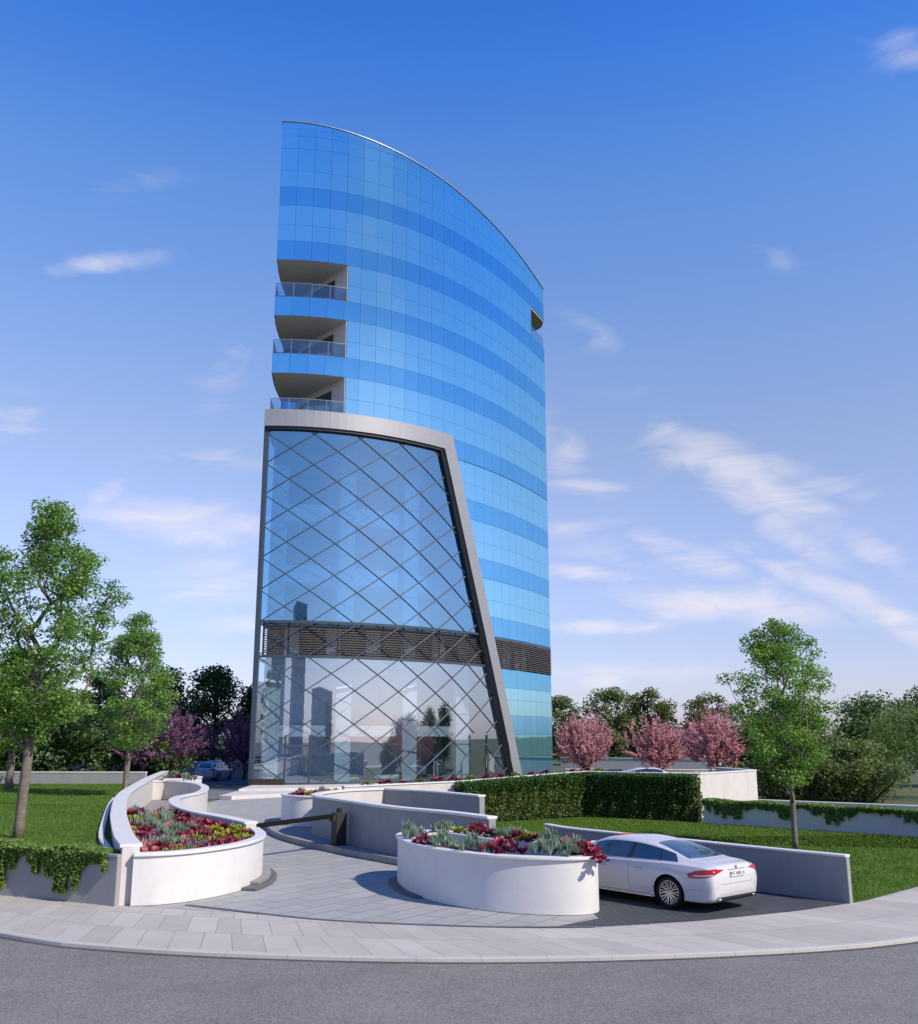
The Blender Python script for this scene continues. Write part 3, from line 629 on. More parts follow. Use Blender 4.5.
#MORE
# ------------------------------------------------------------------ tower
FP = [(-12.65,62),(-11,62.1),(-9.5,62.38),(-6.73,63.3),(-3.62,65.1),(-1.49,67.2),(.64,69.5),(2.65,72.3),(4.38,75),(6,78.),(7.6,81.5)]
fd = np.array(cr(FP, 40)); _s = np.concatenate([[0], np.cumsum(np.hypot(*np.diff(fd, axis=0).T))]); _q = np.linspace(0, _s[-1], 240)
fd = np.column_stack([np.interp(_q, _s, fd[:, 0]), np.interp(_q, _s, fd[:, 1])])
_d = np.diff(fd, axis=0); _L = np.hypot(*_d.T); _t = np.cumsum(_L)-_L/2; _p = np.polyfit(_t, np.unwrap(np.arctan2(_d[:, 1], _d[:, 0])), 3); _h = np.polyval(_p, _t)
_n = np.concatenate([[[0, 0]], np.cumsum(np.column_stack([np.cos(_h)*_L, np.sin(_h)*_L]), axis=0)])+fd[0]
fd = _n+(fd[-1]-_n[-1])*np.linspace(0, 1, 240)[:, None]
fd = [tuple(p) for p in fd]; fs = [0]
for a, b in zip(fd, fd[1:]): fs.append(fs[-1]+math.hypot(b[0]-a[0], b[1]-a[1]))
fs = np.array(fs); fdx = np.array([p[0] for p in fd]); fdy = np.array([p[1] for p in fd]); SL = float(fs[-1])
def fp(s, off=0.):
    """facade point at arc length s, pushed outwards by off"""
    x, y = float(np.interp(s, fs, fdx)), float(np.interp(s, fs, fdy)); e = .35
    s0, s1 = max(0, s-e), min(SL, s+e)
    t = Vector((float(np.interp(s1, fs, fdx)-np.interp(s0, fs, fdx)), float(np.interp(s1, fs, fdy)-np.interp(s0, fs, fdy)))).normalized()
    if s < 0: x += t.x*s; y += t.y*s
    if s > SL: x += t.x*(s-SL); y += t.y*(s-SL)
    return (x+t.y*off, y-t.x*off)
def s_at_x(X): return float(np.interp(X, fdx, fs))
def roofz(x): return 46.3-.045*(x+12.65)-.0066*(x+12.65)**2
tower = empty('glass_tower', (-3, 72, 0), 'tall curved blue glass tower with balconies and a diagonal-grid entrance', 'office tower')
prng = np.random.default_rng(3)
PW = SL/25
def panelmesh(name, cells, mat, off=0.0, gap=.014, tilt=.0006):
    """cells: (s0, s1, zb0, zb1, zt0, zt1); every panel its own slightly tilted pane, shallow edge returns"""
    V = []; F = []; rn = []
    for (s0, s1, b0, b1, t0, t1) in cells:
        g = gap/2; A = fp(s0+g, off); B = fp(s1-g, off); n0 = fp(s0+g, off+1); nx, ny = n0[0]-A[0], n0[1]-A[1]
        j = prng.normal(size=4)*tilt*1.2
        q = [(A, b0+g), (B, b1+g), (B, t1-g), (A, t0-g)]; k = len(V); r = prng.random()
        for (p, z), jj in zip(q, j): V.append((p[0]+nx*jj, p[1]+ny*jj, z))
        F.append((k, k+1, k+2, k+3)); rn.append(r)
        for (p, z), jj in zip(q, j): V.append((p[0]-nx*.05, p[1]-ny*.05, z))
        for a in range(4):
            b = (a+1) % 4; F.append((k+b, k+a, k+4+a, k+4+b)); rn.append(r)
    me = bpy.data.meshes.new(name); me.from_pydata(V, [], F); me.update()
    at = me.attributes.new('rnd', 'FLOAT', 'FACE'); at.data.foreach_set('value', np.array(rn, 'f'))
    return link(name, me, M[mat], tower)
ZF = 4.2; TOPS = [24.4+4.17*k for k in range(5)]      # spandrel tops 24.4 28.57 32.74 36.91 41.08
TOPS = [24.35-4.18*k for k in (3, 2, 1)]+TOPS          # 11.81 15.99 20.17 ...
SPH = 1.42
S_BAL = s_at_x(-7.75)                                   # balconies span s 0..S_BAL
S_NOTCH = s_at_x(6.25)
def frame_s(z):  # outer edge of the slanted frame leg
    X = 3.9+(-1.1-3.9)*(z/24.05); return s_at_x(X)
cols_ = [i*PW for i in range(26)]
def row(z0, z1, smin=0., smax=None, topf=None):
    out = []
    for a, b in zip(cols_, cols_[1:]):
        a2, b2 = max(a, smin), min(b, smax if smax is not None else SL)
        if b2-a2 < .12: continue
        if topf: out.append((a2, b2, z0 if not callable(z0) else z0(a2), z0 if not callable(z0) else z0(b2), topf(a2), topf(b2)))
        else: out.append((a2, b2, z0, z0, z1, z1))
    return out
def low(zm): return frame_s(zm)-.35 if zm < 24.0 else 0.
# storeys
for t in TOPS:
    b = t-SPH
    smin = frame_s(b)-.4 if t < 23 else 0.
    if abs(t-24.35) < .1: smin = s_at_x(-1.2)
    panelmesh('spandrel_band', row(b, t, smin), 'spandrel')
    if t < 41:
        nb = t+4.17-SPH; m = t+(nb-t)*.44
        sm = S_BAL if t > 24 else frame_s(t)-.4; sx = S_NOTCH if abs(t-36.86) < .15 else None
        if t > 36: sm = 0.
        panelmesh('vision_band', row(t, m, sm, sx)+row(m, nb, sm, sx), 'vision')
T = TOPS[-1]
rz = lambda s: roofz(fp(s)[0])
def prow(z0, z1):
    out = []
    for a, b in zip(cols_, cols_[1:]):
        ta, tb = min(z1, rz(a)), min(z1, rz(b)); ba, bb = min(z0, ta-.02), min(z0, tb-.02)
        if tb-z0 > .06: out.append((a, b, z0, z0, ta, tb))
        elif ta-z0 > .12: out.append((a, a+(b-a)*.8, z0, z0, ta, z0+.06))
    return out
for z0, z1 in ((T, T+1.3), (T+1.3, T+3.05), (T+3.05, T+4.05), (T+4.05, 99)): panelmesh('parapet_band', prow(z0, z1), 'vision')
# lower storeys right of the frame
panelmesh('spandrel_band', row(6.72, 8.08, frame_s(6.7)-.4), 'spandrel')
panelmesh('vision_band', row(4.72, 5.85, frame_s(4.7)-.4)+row(5.85, 6.72, frame_s(6)-.4), 'vision')
panelmesh('spandrel_band', row(3.3, 4.72, frame_s(3.4)-.4), 'spandrel')
panelmesh('vision_band', row(.3, 1.7, frame_s(.4)-.4)+row(1.7, 3.3, frame_s(1.7)-.4), 'vision')
# dark backing sheet behind all panel joints (not across balconies, notch, entrance)
mb = MB()
def back(s0, s1, z0, z1, off=-.03, n=24):
    P = [fp(s0+(s1-s0)*i/n, off) for i in range(n+1)]
    top_ = [z1(s0+(s1-s0)*i/n) if callable(z1) else z1 for i in range(n+1)]
    bot_ = [z0(s0+(s1-s0)*i/n) if callable(z0) else z0 for i in range(n+1)]
    mb.grid([[(p[0], p[1], z) for p, z in zip(P, bot_)], [(p[0], p[1], z) for p, z in zip(P, top_)]])
back(0, SL, 39.6, lambda s: rz(s)-.03)
back(0, SL, 35.5, 36.85); back(0, S_NOTCH, 36.85, 39.65)
back(S_BAL, SL, 24.1, 35.55)
for z0 in (28.6-SPH, 32.75-SPH): back(0, S_BAL, z0+.02, z0+SPH-.04)
n = 22
for i in range(n):
    za, zb = 10.3+(24.15-10.3)*i/n, 10.3+(24.15-10.3)*(i+1)/n; back(frame_s(za)-.3, SL, za, zb, n=10)
for i in range(10):
    za, zb = .2+(8.05-.2)*i/10, .2+(8.05-.2)*(i+1)/10; back(frame_s(za)-.3, SL, za, zb, n=10)
mb.build('joint_backing', surf('blue_joint_sealant', (.05,.14,.28), .6, .05), tower)
# rear facade, roof, coping
rear = cr([(7.6,81.5),(7.2,83.2),(4.5,85.2),(0,86.2),(-5,84.8),(-9,81),(-11.6,75.5),(-12.9,69.5),(-13.0,66.5),(-12.9,64.2),(-12.65,62)], 6)
mb = MB()
cut = [i for i, p in enumerate(rear) if p[1] < 68.2 and p[0] < 0][0]
rs_ = rear[:cut+1]; c2 = 18
mb.grid([[(x, y, 0) for x, y in rs_[c2:]], [(x, y, roofz(x)-.02) for x, y in rs_[c2:]]])
mb.grid([[(x, y, 0) for x, y in rs_[:c2+1]], [(x, y, 36.85) for x, y in rs_[:c2+1]]]); mb.grid([[(x, y, 39.5) for x, y in rs_[:c2+1]], [(x, y, roofz(x)-.02) for x, y in rs_[:c2+1]]])
rt_ = rear[cut:]
for z0, z1 in ((0, .35), (22.95, 24.35), (28.52-SPH, 28.52), (32.7-SPH, 32.7), (36.87-SPH, 0)):
    mb.grid([[(x, y, z0) for x, y in rt_], [(x, y, z1 if z1 else roofz(x)-.02) for x, y in rt_]])
o = mb.build('rear_facade', M['spandrel'], tower)
at = o.data.attributes.new('rnd', 'FLOAT', 'FACE')
outline = [fp(SL*i/60) for i in range(61)]+rear[1:-1]
mb = MB(); k = len(outline); mb.v = [(x, y, roofz(x)-.5) for x, y in outline]; mb.f = [tuple(range(k))]; mb.mi = [0]
mb.build('roof', M['plinth'], tower)
mb = MB(); cc = outline+[outline[0]]
a_, b_ = offset(cc, .25), offset(cc, -.05)
mb.grid([[(x, y, roofz(x)+.0) for x, y in b_], [(x, y, roofz(x)+.05) for x, y in b_], [(x, y, roofz(x)+.05) for x, y in a_], [(x, y, roofz(x)-.5) for x, y in a_]])
mb.build('roof_coping', M['frame'], tower)
# balcony storeys
inn = [fp(S_BAL)]   # side wall runs from the facade back to the rear edge
side_end = (-11.95, 68.1)
P0 = fp(S_BAL, -.06)
tip = [fp(S_BAL*i/14) for i in range(15)]
tiprear = [p for p in rear if p[1] < 68.2 and p[0] < 0]      # from inner end back to the tip
floor_poly = tip+[side_end]+tiprear[:-1]
for zb, zt in ((24.35, 28.57-SPH), (28.57, 32.74-SPH), (32.74, 36.91-SPH)):
    bal = MB(); bal.prism([(x, y) for x, y in [fp(S_BAL*i/14, -.05) for i in range(15)]+[side_end]+[(x+.03, y) for x, y in tiprear[:-1]]], zb-.14, zb-.02)
    balc = bal.build('balcony', M['frame'], tower)
    mb = MB(); mb.prism([(x, y) for x, y in [fp(S_BAL*i/14, -.04) for i in range(15)]+[side_end]+[(x+.02, y) for x, y in tiprear[:-1]]], zt-.005, zt+.12)
    mb.build('soffit', M['soffit'], balc)
    mb = MB(); mb.bar((P0[0], P0[1], (zb+zt)/2), (side_end[0], side_end[1], (zb+zt)/2), .12, zt-zb+.1); mb.build('side_wall', M['render'], balc)
    # inner wall and sliding door set on the side wall
    d = Vector((side_end[0]-P0[0], side_end[1]-P0[1], 0)); Ld = d.length; d.normalize(); nrm = Vector((-d.y, d.x, 0))
    if nrm.x > 0: nrm = -nrm
    zc = zb+1.1
    a = Vector((P0[0], P0[1], zc))+d*1.7+nrm*.09; b = Vector((P0[0], P0[1], zc+.1))+d*(Ld-.6)+nrm*.09
    mb = MB(); mb.bar(a, b, .05, 2.35); mb.build('sliding_door', M['carglass'], balc)
    for q in (a, (a+b)/2, b): mb = MB(); mb.box((q.x+nrm.x*.03, q.y+nrm.y*.03, zc), (.07, .07, 2.3)); mb.build('door_frame', M['blackgap'], balc)
    # glass balustrade along the curved edge and round the tip
    edge = [fp(S_BAL*i/12, -.06) for i in range(12, -1, -1)]+[(-12.72, 62.6), (-12.85, 64.5), (-12.93, 66.3)]
    mb = MB(); mp_ = []; hnd = MB()
    for p, q in zip(edge, edge[1:]):
        mb.bar((p[0], p[1], zb+.5), (q[0], q[1], zb+.5), .02, 1.0)
        hnd.bar((p[0], p[1], zb+1.02), (q[0], q[1], zb+1.01), .03, .025)
    for i, p in enumerate(edge):
        if i % 3 == 0: mp_.append(p)
    rl = mb.build('railing', M['railglass'], balc); hnd.build('handrail', M['frame'], rl)
    for p in mp_:
        q = MB(); q.box((p[0], p[1], zb+.5), (.03, .03, 1.0)); q.build('post', M['frame'], rl)
    mb = MB(); 
    for p, q in zip(edge[:13], edge[1:13]): mb.bar((p[0], p[1], zb+.005), (q[0], q[1], zb+.005), .12, .05)
    mb.build('edge_trim', M['darkmetal'], balc)
# notch loggia at the right end
mb = MB(); a = fp(S_NOTCH, -.05); nin = fp(S_NOTCH, -5)
mb.bar((a[0], a[1], 38.2), (nin[0], nin[1], 38.2), .1, 2.9)
mb.build('loggia_wall', M['soffit'], tower)
npoly = [fp(S_NOTCH+(SL-S_NOTCH)*i/6, -.04) for i in range(7)]+[(x-.03, y-.02) for x, y in rear[1:8]]+[nin]
mb = MB(); mb.prism(npoly, 39.45, 39.6); mb.prism(npoly, 36.7, 36.85); mb.build('loggia_ceiling', M['plinth'], tower)
mb = MB()
for i in range(6):
    p, q = fp(S_NOTCH+(SL-S_NOTCH)*i/6, -.08), fp(S_NOTCH+(SL-S_NOTCH)*(i+1)/6, -.08); mb.bar((p[0], p[1], 37.4), (q[0], q[1], 37.4), .02, 1.0)
mb.build('loggia_railing', M['railglass'], tower)
# louvre storey
mb = MB(); ls0 = 0.25
for i in range(14):
    z = 8.2+i*(10.25-8.2)/13.5
    n = 44
    for k in range(n):
        s0, s1 = ls0+(SL-ls0)*k/n, ls0+(SL-ls0)*(k+1)/n
        if s0 > frame_s(z)-.1: off = .02
        else: off = .3
        mb.bar((*fp(s0, off), z), (*fp(s1, off), z), .10, .065)
mb.build('louvre_slats', M['louvre'], tower)
mb = MB()
for i in range(20):
    s = .3+(SL-.5)*i/19; off = -.1 if s > frame_s(9) else .2
    p = fp(s, off); mb = MB(); mb.box((p[0], p[1], 9.2), (.1, .1, 2.1)); mb.build('louvre_post', M['bronze'], tower)
mb = MB(); n = 30
P = [fp(SL*i/n, -2.2) for i in range(n+1)]
mb.grid([[(p[0], p[1], 8.) for p in P], [(p[0], p[1], 10.4) for p in P]]); mb.build('plant_room_wall', M['innerbrown'], tower)
mb = MB()
for i in range(9):
    p = fp(2+i*3.1, -1.6); mb = MB(); mb.box((p[0], p[1], 9.2), (.9, .5, 2.1)); mb.build('plant_room_column', M['inner'], tower)
# floor slabs (opaque cores) and the atrium behind the entrance glass
mb = MB(); ins = [fp(SL*i/40, -.12) for i in range(41)]+[(x*.985-.03, 72+(y-72)*.985) for x, y in rear[1:-1] if y > 63.6]
for z in (10.32, 8.0, 23.12):
    mb = MB(); mb.prism(ins, z-.16, z); mb.build('floor_slab', M['inner'], tower)
AT = -3.2
mb = MB()
for z in (3.9, 14.4, 18.6, 22.4):
    mb = MB()
    outp = [fp(.6+(s_at_x(3)-.6)*i/30, AT+.9) for i in range(31)]; inp = [fp(.6+(s_at_x(3)-.6)*i/30, AT-1.5) for i in range(31)]
    mb.prism(outp+inp[::-1], z-1.15 if z > 10 else z-.7, z); mb.build('gallery_front', M['inner'], tower)
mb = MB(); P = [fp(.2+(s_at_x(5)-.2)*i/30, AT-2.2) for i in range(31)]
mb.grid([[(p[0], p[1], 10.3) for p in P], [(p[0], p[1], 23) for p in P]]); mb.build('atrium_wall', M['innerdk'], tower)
mb = MB(); mb.grid([[(p[0], p[1], .3) for p in P], [(p[0], p[1], 7.9) for p in P]]); mb.build('lobby_wall', M['inner'], tower)
for X in (-12.2, -7.1, -2.4, 1.5):
    s = s_at_x(X)+.3; p = fp(s, -1.9 if X > -12 else -1.2); zt = 22.9 if X < -1 else 16
    mb = MB(); mb.box((p[0], p[1], (10.3+zt)/2), (1.0, .8, zt-10.3), rz=.3); mb.box((p[0], p[1], 4.1), (1.0, .8, 7.6), rz=.3); mb.build('atrium_column', M['inner'], tower)
mb = MB(); mb.prism([fp(s_at_x(3.5)*i/30, .5) for i in range(31)]+[fp(s_at_x(3.5)*i/30, AT-2.2) for i in range(30, -1, -1)], .02, .33); mb.build('entrance_floor', M['plinth'], tower)
# ---- entrance frame
OFF = .95; S0 = -.12; FT, FB = 24.25, 23.1
WD = 1.05
def leg(z): return frame_s(z)
mb = MB(); rows = []
sc_ = leg(FT)
n = 26; ss = [S0+(sc_-S0)*i/n for i in range(n+1)]
def fz(s): return FT+.2*(s/sc_)*0
ring = []
A = [[], [], [], []]
for s in ss:
    bot = FB; 
    A[0].append((*fp(s, 0.), FB)); A[1].append((*fp(s, OFF), FB)); A[2].append((*fp(s, OFF), FT)); A[3].append((*fp(s, -.1), FT))
mb.grid(A)
mb.quad((*fp(S0, 0), FB), (*fp(S0, 0), FT), (*fp(S0, OFF), FT), (*fp(S0, OFF), FB))
mb.build('entrance_frame', M['frame'], tower)
mb = MB(); A = [[], [], [], []]; n = 30
for i in range(n+1):
    z = .0+(FT-.0)*i/n; so_ = leg(z); wdt = WD+(.12 if z < 2 else 0)
    zi = min(z, FT)
    A[0].append((*fp(so_, -.1), z)); A[1].append((*fp(so_, OFF), z)); A[2].append((*fp(so_-wdt, OFF+.001), min(z, FB+.02) if False else z)); A[3].append((*fp(so_-wdt, 0.), z))
A = [list(r) for r in A]
mb.grid(A); mb.build('slanted_frame_leg', M['frame'], tower)
mb = MB(); n = 26; se = leg(FB)-WD
for i in range(n): mb.bar((*fp(.05+(se-.05)*i/n, OFF-.22), FB-.09), (*fp(.05+(se-.05)*(i+1)/n, OFF-.22), FB-.09), .22, .17)
for i in range(n):
    z0, z1 = .35+(FB-.35)*i/n, .35+(FB-.35)*(i+1)/n
    mb.bar((*fp(leg(z0)-WD-.14, OFF-.2), z0), (*fp(leg(z1)-WD-.14, OFF-.2), z1), .26, .24, up=(1, 0, 0))
mb.build('frame_gasket', M['blackgap'], tower)
mb = MB(); p = fp(-.02, OFF-.45); mb.box((p[0], p[1], (FB+.3)/2), (.30, .4, FB-.3)); mb.build('corner_post', M['darkmetal'], tower, bevel=.02)
# ---- diagrid glass
GO = OFF-.4
mb = MB(); n = 40; se = lambda z: leg(z)-WD-.1
def glassz(z0, z1, nz, nm, mat):
    m_ = MB()
    for a in range(nz):
        za, zb = z0+(z1-z0)*a/nz, z0+(z1-z0)*(a+1)/nz
        r0 = [(*fp(.12+(se(za)-.12)*i/36, GO), za) for i in range(37)]; r1 = [(*fp(.12+(se(zb)-.12)*i/36, GO), zb) for i in range(37)]
        m_.grid([r0, r1])
    o = m_.build(nm, M[mat], tower, smooth=True); return o
glassz(10.3, FB-.02, 12, 'upper_entrance_glass', 'diagglass'); glassz(.36, 8.06, 8, 'lower_entrance_glass', 'lowglass')
mb = MB(); DS, DZ, Z0 = 3.0, 2.085, 8.12
def seg(s0, z0, s1, z1, w=.06):
    n = max(1, int(abs(s1-s0)/.75)); last = None
    for i in range(n):
        a = (s0+(s1-s0)*i/n, z0+(z1-z0)*i/n); b = (s0+(s1-s0)*(i+1)/n, z0+(z1-z0)*(i+1)/n)
        m_ = ((a[0]+b[0])/2, (a[1]+b[1])/2)
        if m_[1] < .4 or m_[1] > FB-.1 or m_[0] > se(m_[1])+.05 or m_[0] < .05: continue
        if DOORS and any(d0 < m_[0] < d1 and m_[1] < 3.2 for d0, d1 in DOORS): continue
        mb.bar((*fp(a[0], GO+.02), a[1]), (*fp(b[0], GO+.02), b[1]), w, .06, up=(0, -1, 0))
DOORS = [(s_at_x(-10.75), s_at_x(-9.35)), (s_at_x(.3), s_at_x(1.5))]
for k in range(-14, 22):
    zb = Z0+DZ*k; seg(0, zb, 27, zb+DZ/1.5*27/1.0*.5*1.0)
    seg(0, zb, 27, zb-DZ/1.5*27*.5)
mb.build('diagonal_bars', M['darkmetal'], tower)
for z, w_ in ((8.1, .16), (10.3, .16), (.40, .2)):
    mb = MB()
    for i in range(34):
        a, b = .12+(se(z)-.12)*i/34, .12+(se(z)-.12)*(i+1)/34; mb.bar((*fp(a, GO), z), (*fp(b, GO), z), w_, .14)
    mb.build('transom', M['darkmetal'], tower)
for d0, d1 in DOORS:
    m_ = MB()
    for s in (d0, d1): m_.bar((*fp(s, GO+.04), .35), (*fp(s, GO+.04), 3.3 if d0 < 5 else 3.3), .09, .12, up=(0, -1, 0))
    m_.bar((*fp(d0, GO+.1), 2.65), (*fp(d1, GO+.1), 2.65), .1, .12)
    dd = m_.build('entrance_door', M['darkmetal'], tower)
    h = MB(); p = fp(d1-.18, GO+.12); h.tube([(p[0], p[1], 1.1), (p[0], p[1], 1.9)], .025); h.build('handle', M['chrome'], dd)
mb = MB(); p = fp(.9, GO+.1); mb.box((p[0], p[1], .5), (2.1, .25, .38)); mb.build('base_upstand', M['bronze'], tower)
# steps
mb = MB(); mb.prism([(-12.6,53.2),(-11.85,52.8),(-9.3,55.3),(-7.2,57.0),(-3,60.6),(-1.5,64),(-12.7,62.5)], .0, .2); mb.prism([(-12.4,56.9),(-9.65,57.7),(-7.6,58.4),(-2.8,62),(-2,64),(-12.6,62)], .2, .34)
o = mb.build('entrance_steps', M['render'], None, bevel=.012); tag(o, 'two broad pale stone steps before the tower entrance', 'steps')
# ------------------------------------------------------------------ cars
def car_profile():
    # x, zbot, half width at sill, max half width, z of max, belt z, belt half width, glass base half width, roof z, roof half width
    T_ = [(-2.47,.42,.55,.66,.58,.78,.60,.50,.84,.40),
          (-2.43,.30,.70,.79,.58,.86,.74,.62,.95,.50),
          (-2.34,.22,.78,.85,.60,.92,.80,.68,1.0,.56),
          (-2.15,.19,.83,.89,.62,.95,.84,.72,1.03,.60),
          (-1.80,.18,.86,.925,.64,.965,.87,.74,1.065,.62),
          (-1.40,.18,.87,.94,.64,.97,.885,.78,1.19,.60),
          (-1.00,.18,.87,.94,.62,.965,.885,.80,1.30,.58),
          (-.55,.18,.87,.93,.60,.955,.88,.80,1.38,.585),
          (0.,.18,.87,.925,.58,.94,.875,.795,1.415,.595),
          (.50,.18,.87,.925,.58,.925,.87,.79,1.385,.585),
          (.95,.18,.87,.93,.60,.91,.87,.78,1.25,.58),
          (1.35,.18,.87,.94,.62,.895,.875,.77,1.05,.62),
          (1.75,.18,.86,.94,.62,.865,.865,.74,.96,.60),
          (2.10,.19,.82,.90,.60,.80,.82,.68,.88,.54),
          (2.33,.22,.72,.80,.55,.70,.72,.58,.77,.46),
          (2.44,.28,.58,.66,.50,.60,.58,.46,.66,.36),
          (2.48,.38,.40,.48,.48,.53,.42,.34,.56,.26)]
    return T_
def car(name, label, loc, heading, scale, paint, detail=True, suv=False, plate_text='MT 4081 K', group=None):
    D = cr(car_profile(), 7)
    if suv:
        D = [(x*.93, zb+.06, a, b, c*1.12, d*1.13, e, f, (g*1.12+.08 if g > 1.08 else g*1.13), h*1.12) for x, zb, a, b, c, d, e, f, g, h in D]
        D = [(x, zb, a, b, c, d, e, f, (max(g, 1.50-.55*max(0, -x-1.75)) if -2.22 < x < -.3 else g), h) for x, zb, a, b, c, d, e, f, g, h in D]
    rows = []
    for (x, zb, ws, wm, zm, zbl, wb, wg, zr, wr) in D:
        dz = zr-zbl
        prof = [(0, zb), (ws*.7, zb), (ws, zb+.03), (ws+(wm-ws)*.55, zb+.14), (wm, zm), (wm-.006, zm+(zbl-zm)*.45), (wb+.012, zbl-.045), (wb-.012, zbl),
                (wg+.012, zbl+.022), (wg+(wr-wg)*.45, zbl+dz*.5), (wr+.03, zr-max(.045, dz*.16)*min(1, dz/.2)), (wr-.08, zr-.012*min(1, dz/.2)), (wr*.45, zr+.002), (0, zr+.008)]
        pr = cr([(y, z) for y, z in prof], 4)
        rows.append([(x, y, z) for y, z in pr])
    full = []
    for r in rows: full.append([(x, y, z) for x, y, z in r]+[(x, -y, z) for x, y, z in r[-2:0:-1]])
    root = empty(name, (0, 0, 0), label, 'car', group)
    V = [p for r in full for p in r]; m = len(full[0]); F = []
    for i in range(len(full)-1):
        for j in range(m):
            k = (j+1) % m; F.append((i*m+j, i*m+k, (i+1)*m+k, (i+1)*m+j))
    F.append(tuple(range(m))[::-1]); F.append(tuple((len(full)-1)*m+j for j in range(m)))
    me = bpy.data.meshes.new('body'); me.from_pydata(V, [], F)
    bm = bmesh.new(); bm.from_mesh(me); bmesh.ops.recalc_face_normals(bm, faces=bm.faces)
    bvh = BVHTree.FromBMesh(bm); bm.to_mesh(me); bm.free()
    body = link('body', me, [M[paint], M['rubber']], root, True)
    s_ = .93 if suv else 1
    AX = [(-1.38*s_, .345 if not suv else .36), (1.49*s_, .345 if not suv else .36)]
    # wheel arches cut through the body
    cm = MB()
    for ax, wr in AX:
        for sy in (-1, 1):
            k = 40; n0 = len(cm.v); rr = wr+.05
            for yy in (sy*.55, sy*1.2):
                for j in range(k): a = 2*math.pi*j/k; cm.v.append((ax+rr*math.cos(a), yy, wr+rr*math.sin(a)))
            for j in range(k): q = (j+1) % k; cm.f.append((n0+j, n0+q, n0+k+q, n0+k+j)); cm.mi.append(0)
            cm.f.append(tuple(n0+j for j in range(k))[::-1]); cm.f.append(tuple(n0+k+j for j in range(k))); cm.mi += [0, 0]
    cme = cm.mesh('cutter'); bm = bmesh.new(); bm.from_mesh(cme); bmesh.ops.recalc_face_normals(bm, faces=bm.faces); bm.to_mesh(cme); bm.free()
    cme.materials.append(M['rubber']); cut = bpy.data.objects.new('cutter', cme); COL.objects.link(cut)
    md = body.modifiers.new('arch', 'BOOLEAN'); md.operation = 'DIFFERENCE'; md.object = cut; md.solver = 'EXACT'
    try: md.material_mode = 'TRANSFER'
    except Exception: pass
    dg = bpy.context.evaluated_depsgraph_get(); dg.update()
    me2 = bpy.data.meshes.new_from_object(body.evaluated_get(dg)); body.modifiers.clear(); body.data = me2; me2.name = 'body'
    bpy.data.objects.remove(cut); 
    for p in me2.polygons: p.use_smooth = True
    try: me2.set_sharp_from_angle(angle=R(38))
    except Exception: pass
    def hit(o, d):
        r = bvh.ray_cast(Vector(o), Vector(d)); return r[0], r[1]
    def sidept(x, z, sy, off=.004):
        h, n = hit((x, sy*2, z), (0, -sy, 0))
        if h is None: h, n = Vector((x, sy*.8, z)), Vector((0, sy, 0))
        if n.y*sy < 0: n = -n
        return h+n*off
    def toppt(x, y, off=.004, o=(0, 0, 3), d=(0, 0, -1)):
        h, n = hit((x, y, 3), (0, 0, -1))
        if n.z < 0: n = -n
        return h+n*off
    def rearpt(y, z, off=.004, sx=-1):
        h, n = hit((sx*4, y, z), (-sx, 0, 0))
        if h is None: return Vector((sx*2.4, y, z))
        if n.x*sx < 0: n = -n
        return h+n*off
    def patch(nm, lo, hi, fn, mat, par=body, nx=22, nz=8, off=.004):
        """lo/hi: control polylines in the patch's 2D plane"""
        def rs(p, n):
            p = [np.array(q, float) for q in p]; s = [0]
            for a, b in zip(p, p[1:]): s.append(s[-1]+np.linalg.norm(b-a))
            t = np.linspace(0, s[-1], n); A = np.array(p); return [(float(np.interp(u, s, A[:, 0])), float(np.interp(u, s, A[:, 1]))) for u in t]
        a, b = rs(lo, nx), rs(hi, nx); g = MB()
        g.grid([[fn(p[0]+(q[0]-p[0])*k/nz, p[1]+(q[1]-p[1])*k/nz, off) for p, q in zip(a, b)] for k in range(nz+1)])
        return g.build(nm, M[mat], par, smooth=True)
    B = lambda x: float(np.interp(x, [d[0] for d in D], [d[5] for d in D]))
    Rz = lambda x: float(np.interp(x, [d[0] for d in D], [d[8] for d in D]))
    for sy in (1, -1):
        fn = lambda x, z, off, sy=sy: sidept(x, z, sy, off)
        xs = np.linspace(-1.55 if not suv else -1.9, .98*s_, 20)
        lo = [(x, B(x)+.035) for x in xs]; 
        hi = [(x, max(B(x)+.04, B(x)+(Rz(x)-B(x))*.80)) for x in np.linspace(-1.42 if not suv else -1.85, .80*s_, 20)]
        w_ = patch('side_window', lo, hi, fn, 'carglass', nx=40, nz=10)
        # chrome line and pillar
        cl = MB(); cl.tube([fn(x, z-.008, .004) for x, z in lo], .008, 5); cl.tube([fn(x, z+.006, .003) for x, z in hi], .006, 5); cl.build('window_trim', M['chrome'], w_, smooth=True)
        pz = MB(); pz.bar(fn(-.28, B(-.28)+.03, .008), fn(-.34, B(-.3)+(Rz(-.3)-B(-.3))*.80, .008), .09, .012, up=(0, 1, 0)); pz.build('pillar', M['blackgap'], w_)
        pz = MB(); pz.bar(fn(-1.12, B(-1.1)+.04, .007), fn(-1.08, B(-1.1)+(Rz(-1.1)-B(-1.1))*.74, .007), .035, .012, up=(0, 1, 0)); pz.build('pillar', M['blackgap'], w_)
        if detail:
            ln = MB()
            zs = lambda a, b, n=10: [a+(b-a)*i/n for i in range(n+1)]
            ln.tube([fn(-.31, z, -.001) for z in zs(.27, .93)], .004, 4)
            ln.tube([fn(.88+.05*math.sin((z-.3)*3), z, -.001) for z in zs(.27, .90)], .004, 4)
            ln.tube([fn(x, z, -.001) for x, z in ((-1.22,.96),(-1.16,.9),(-1.05,.78),(-.98,.6),(-.96,.45),(-.9,.32),(-.8,.27))], .004, 4)
            ln.tube([fn(x, .27, -.001) for x in np.linspace(-.85, .9, 16)], .004, 4)
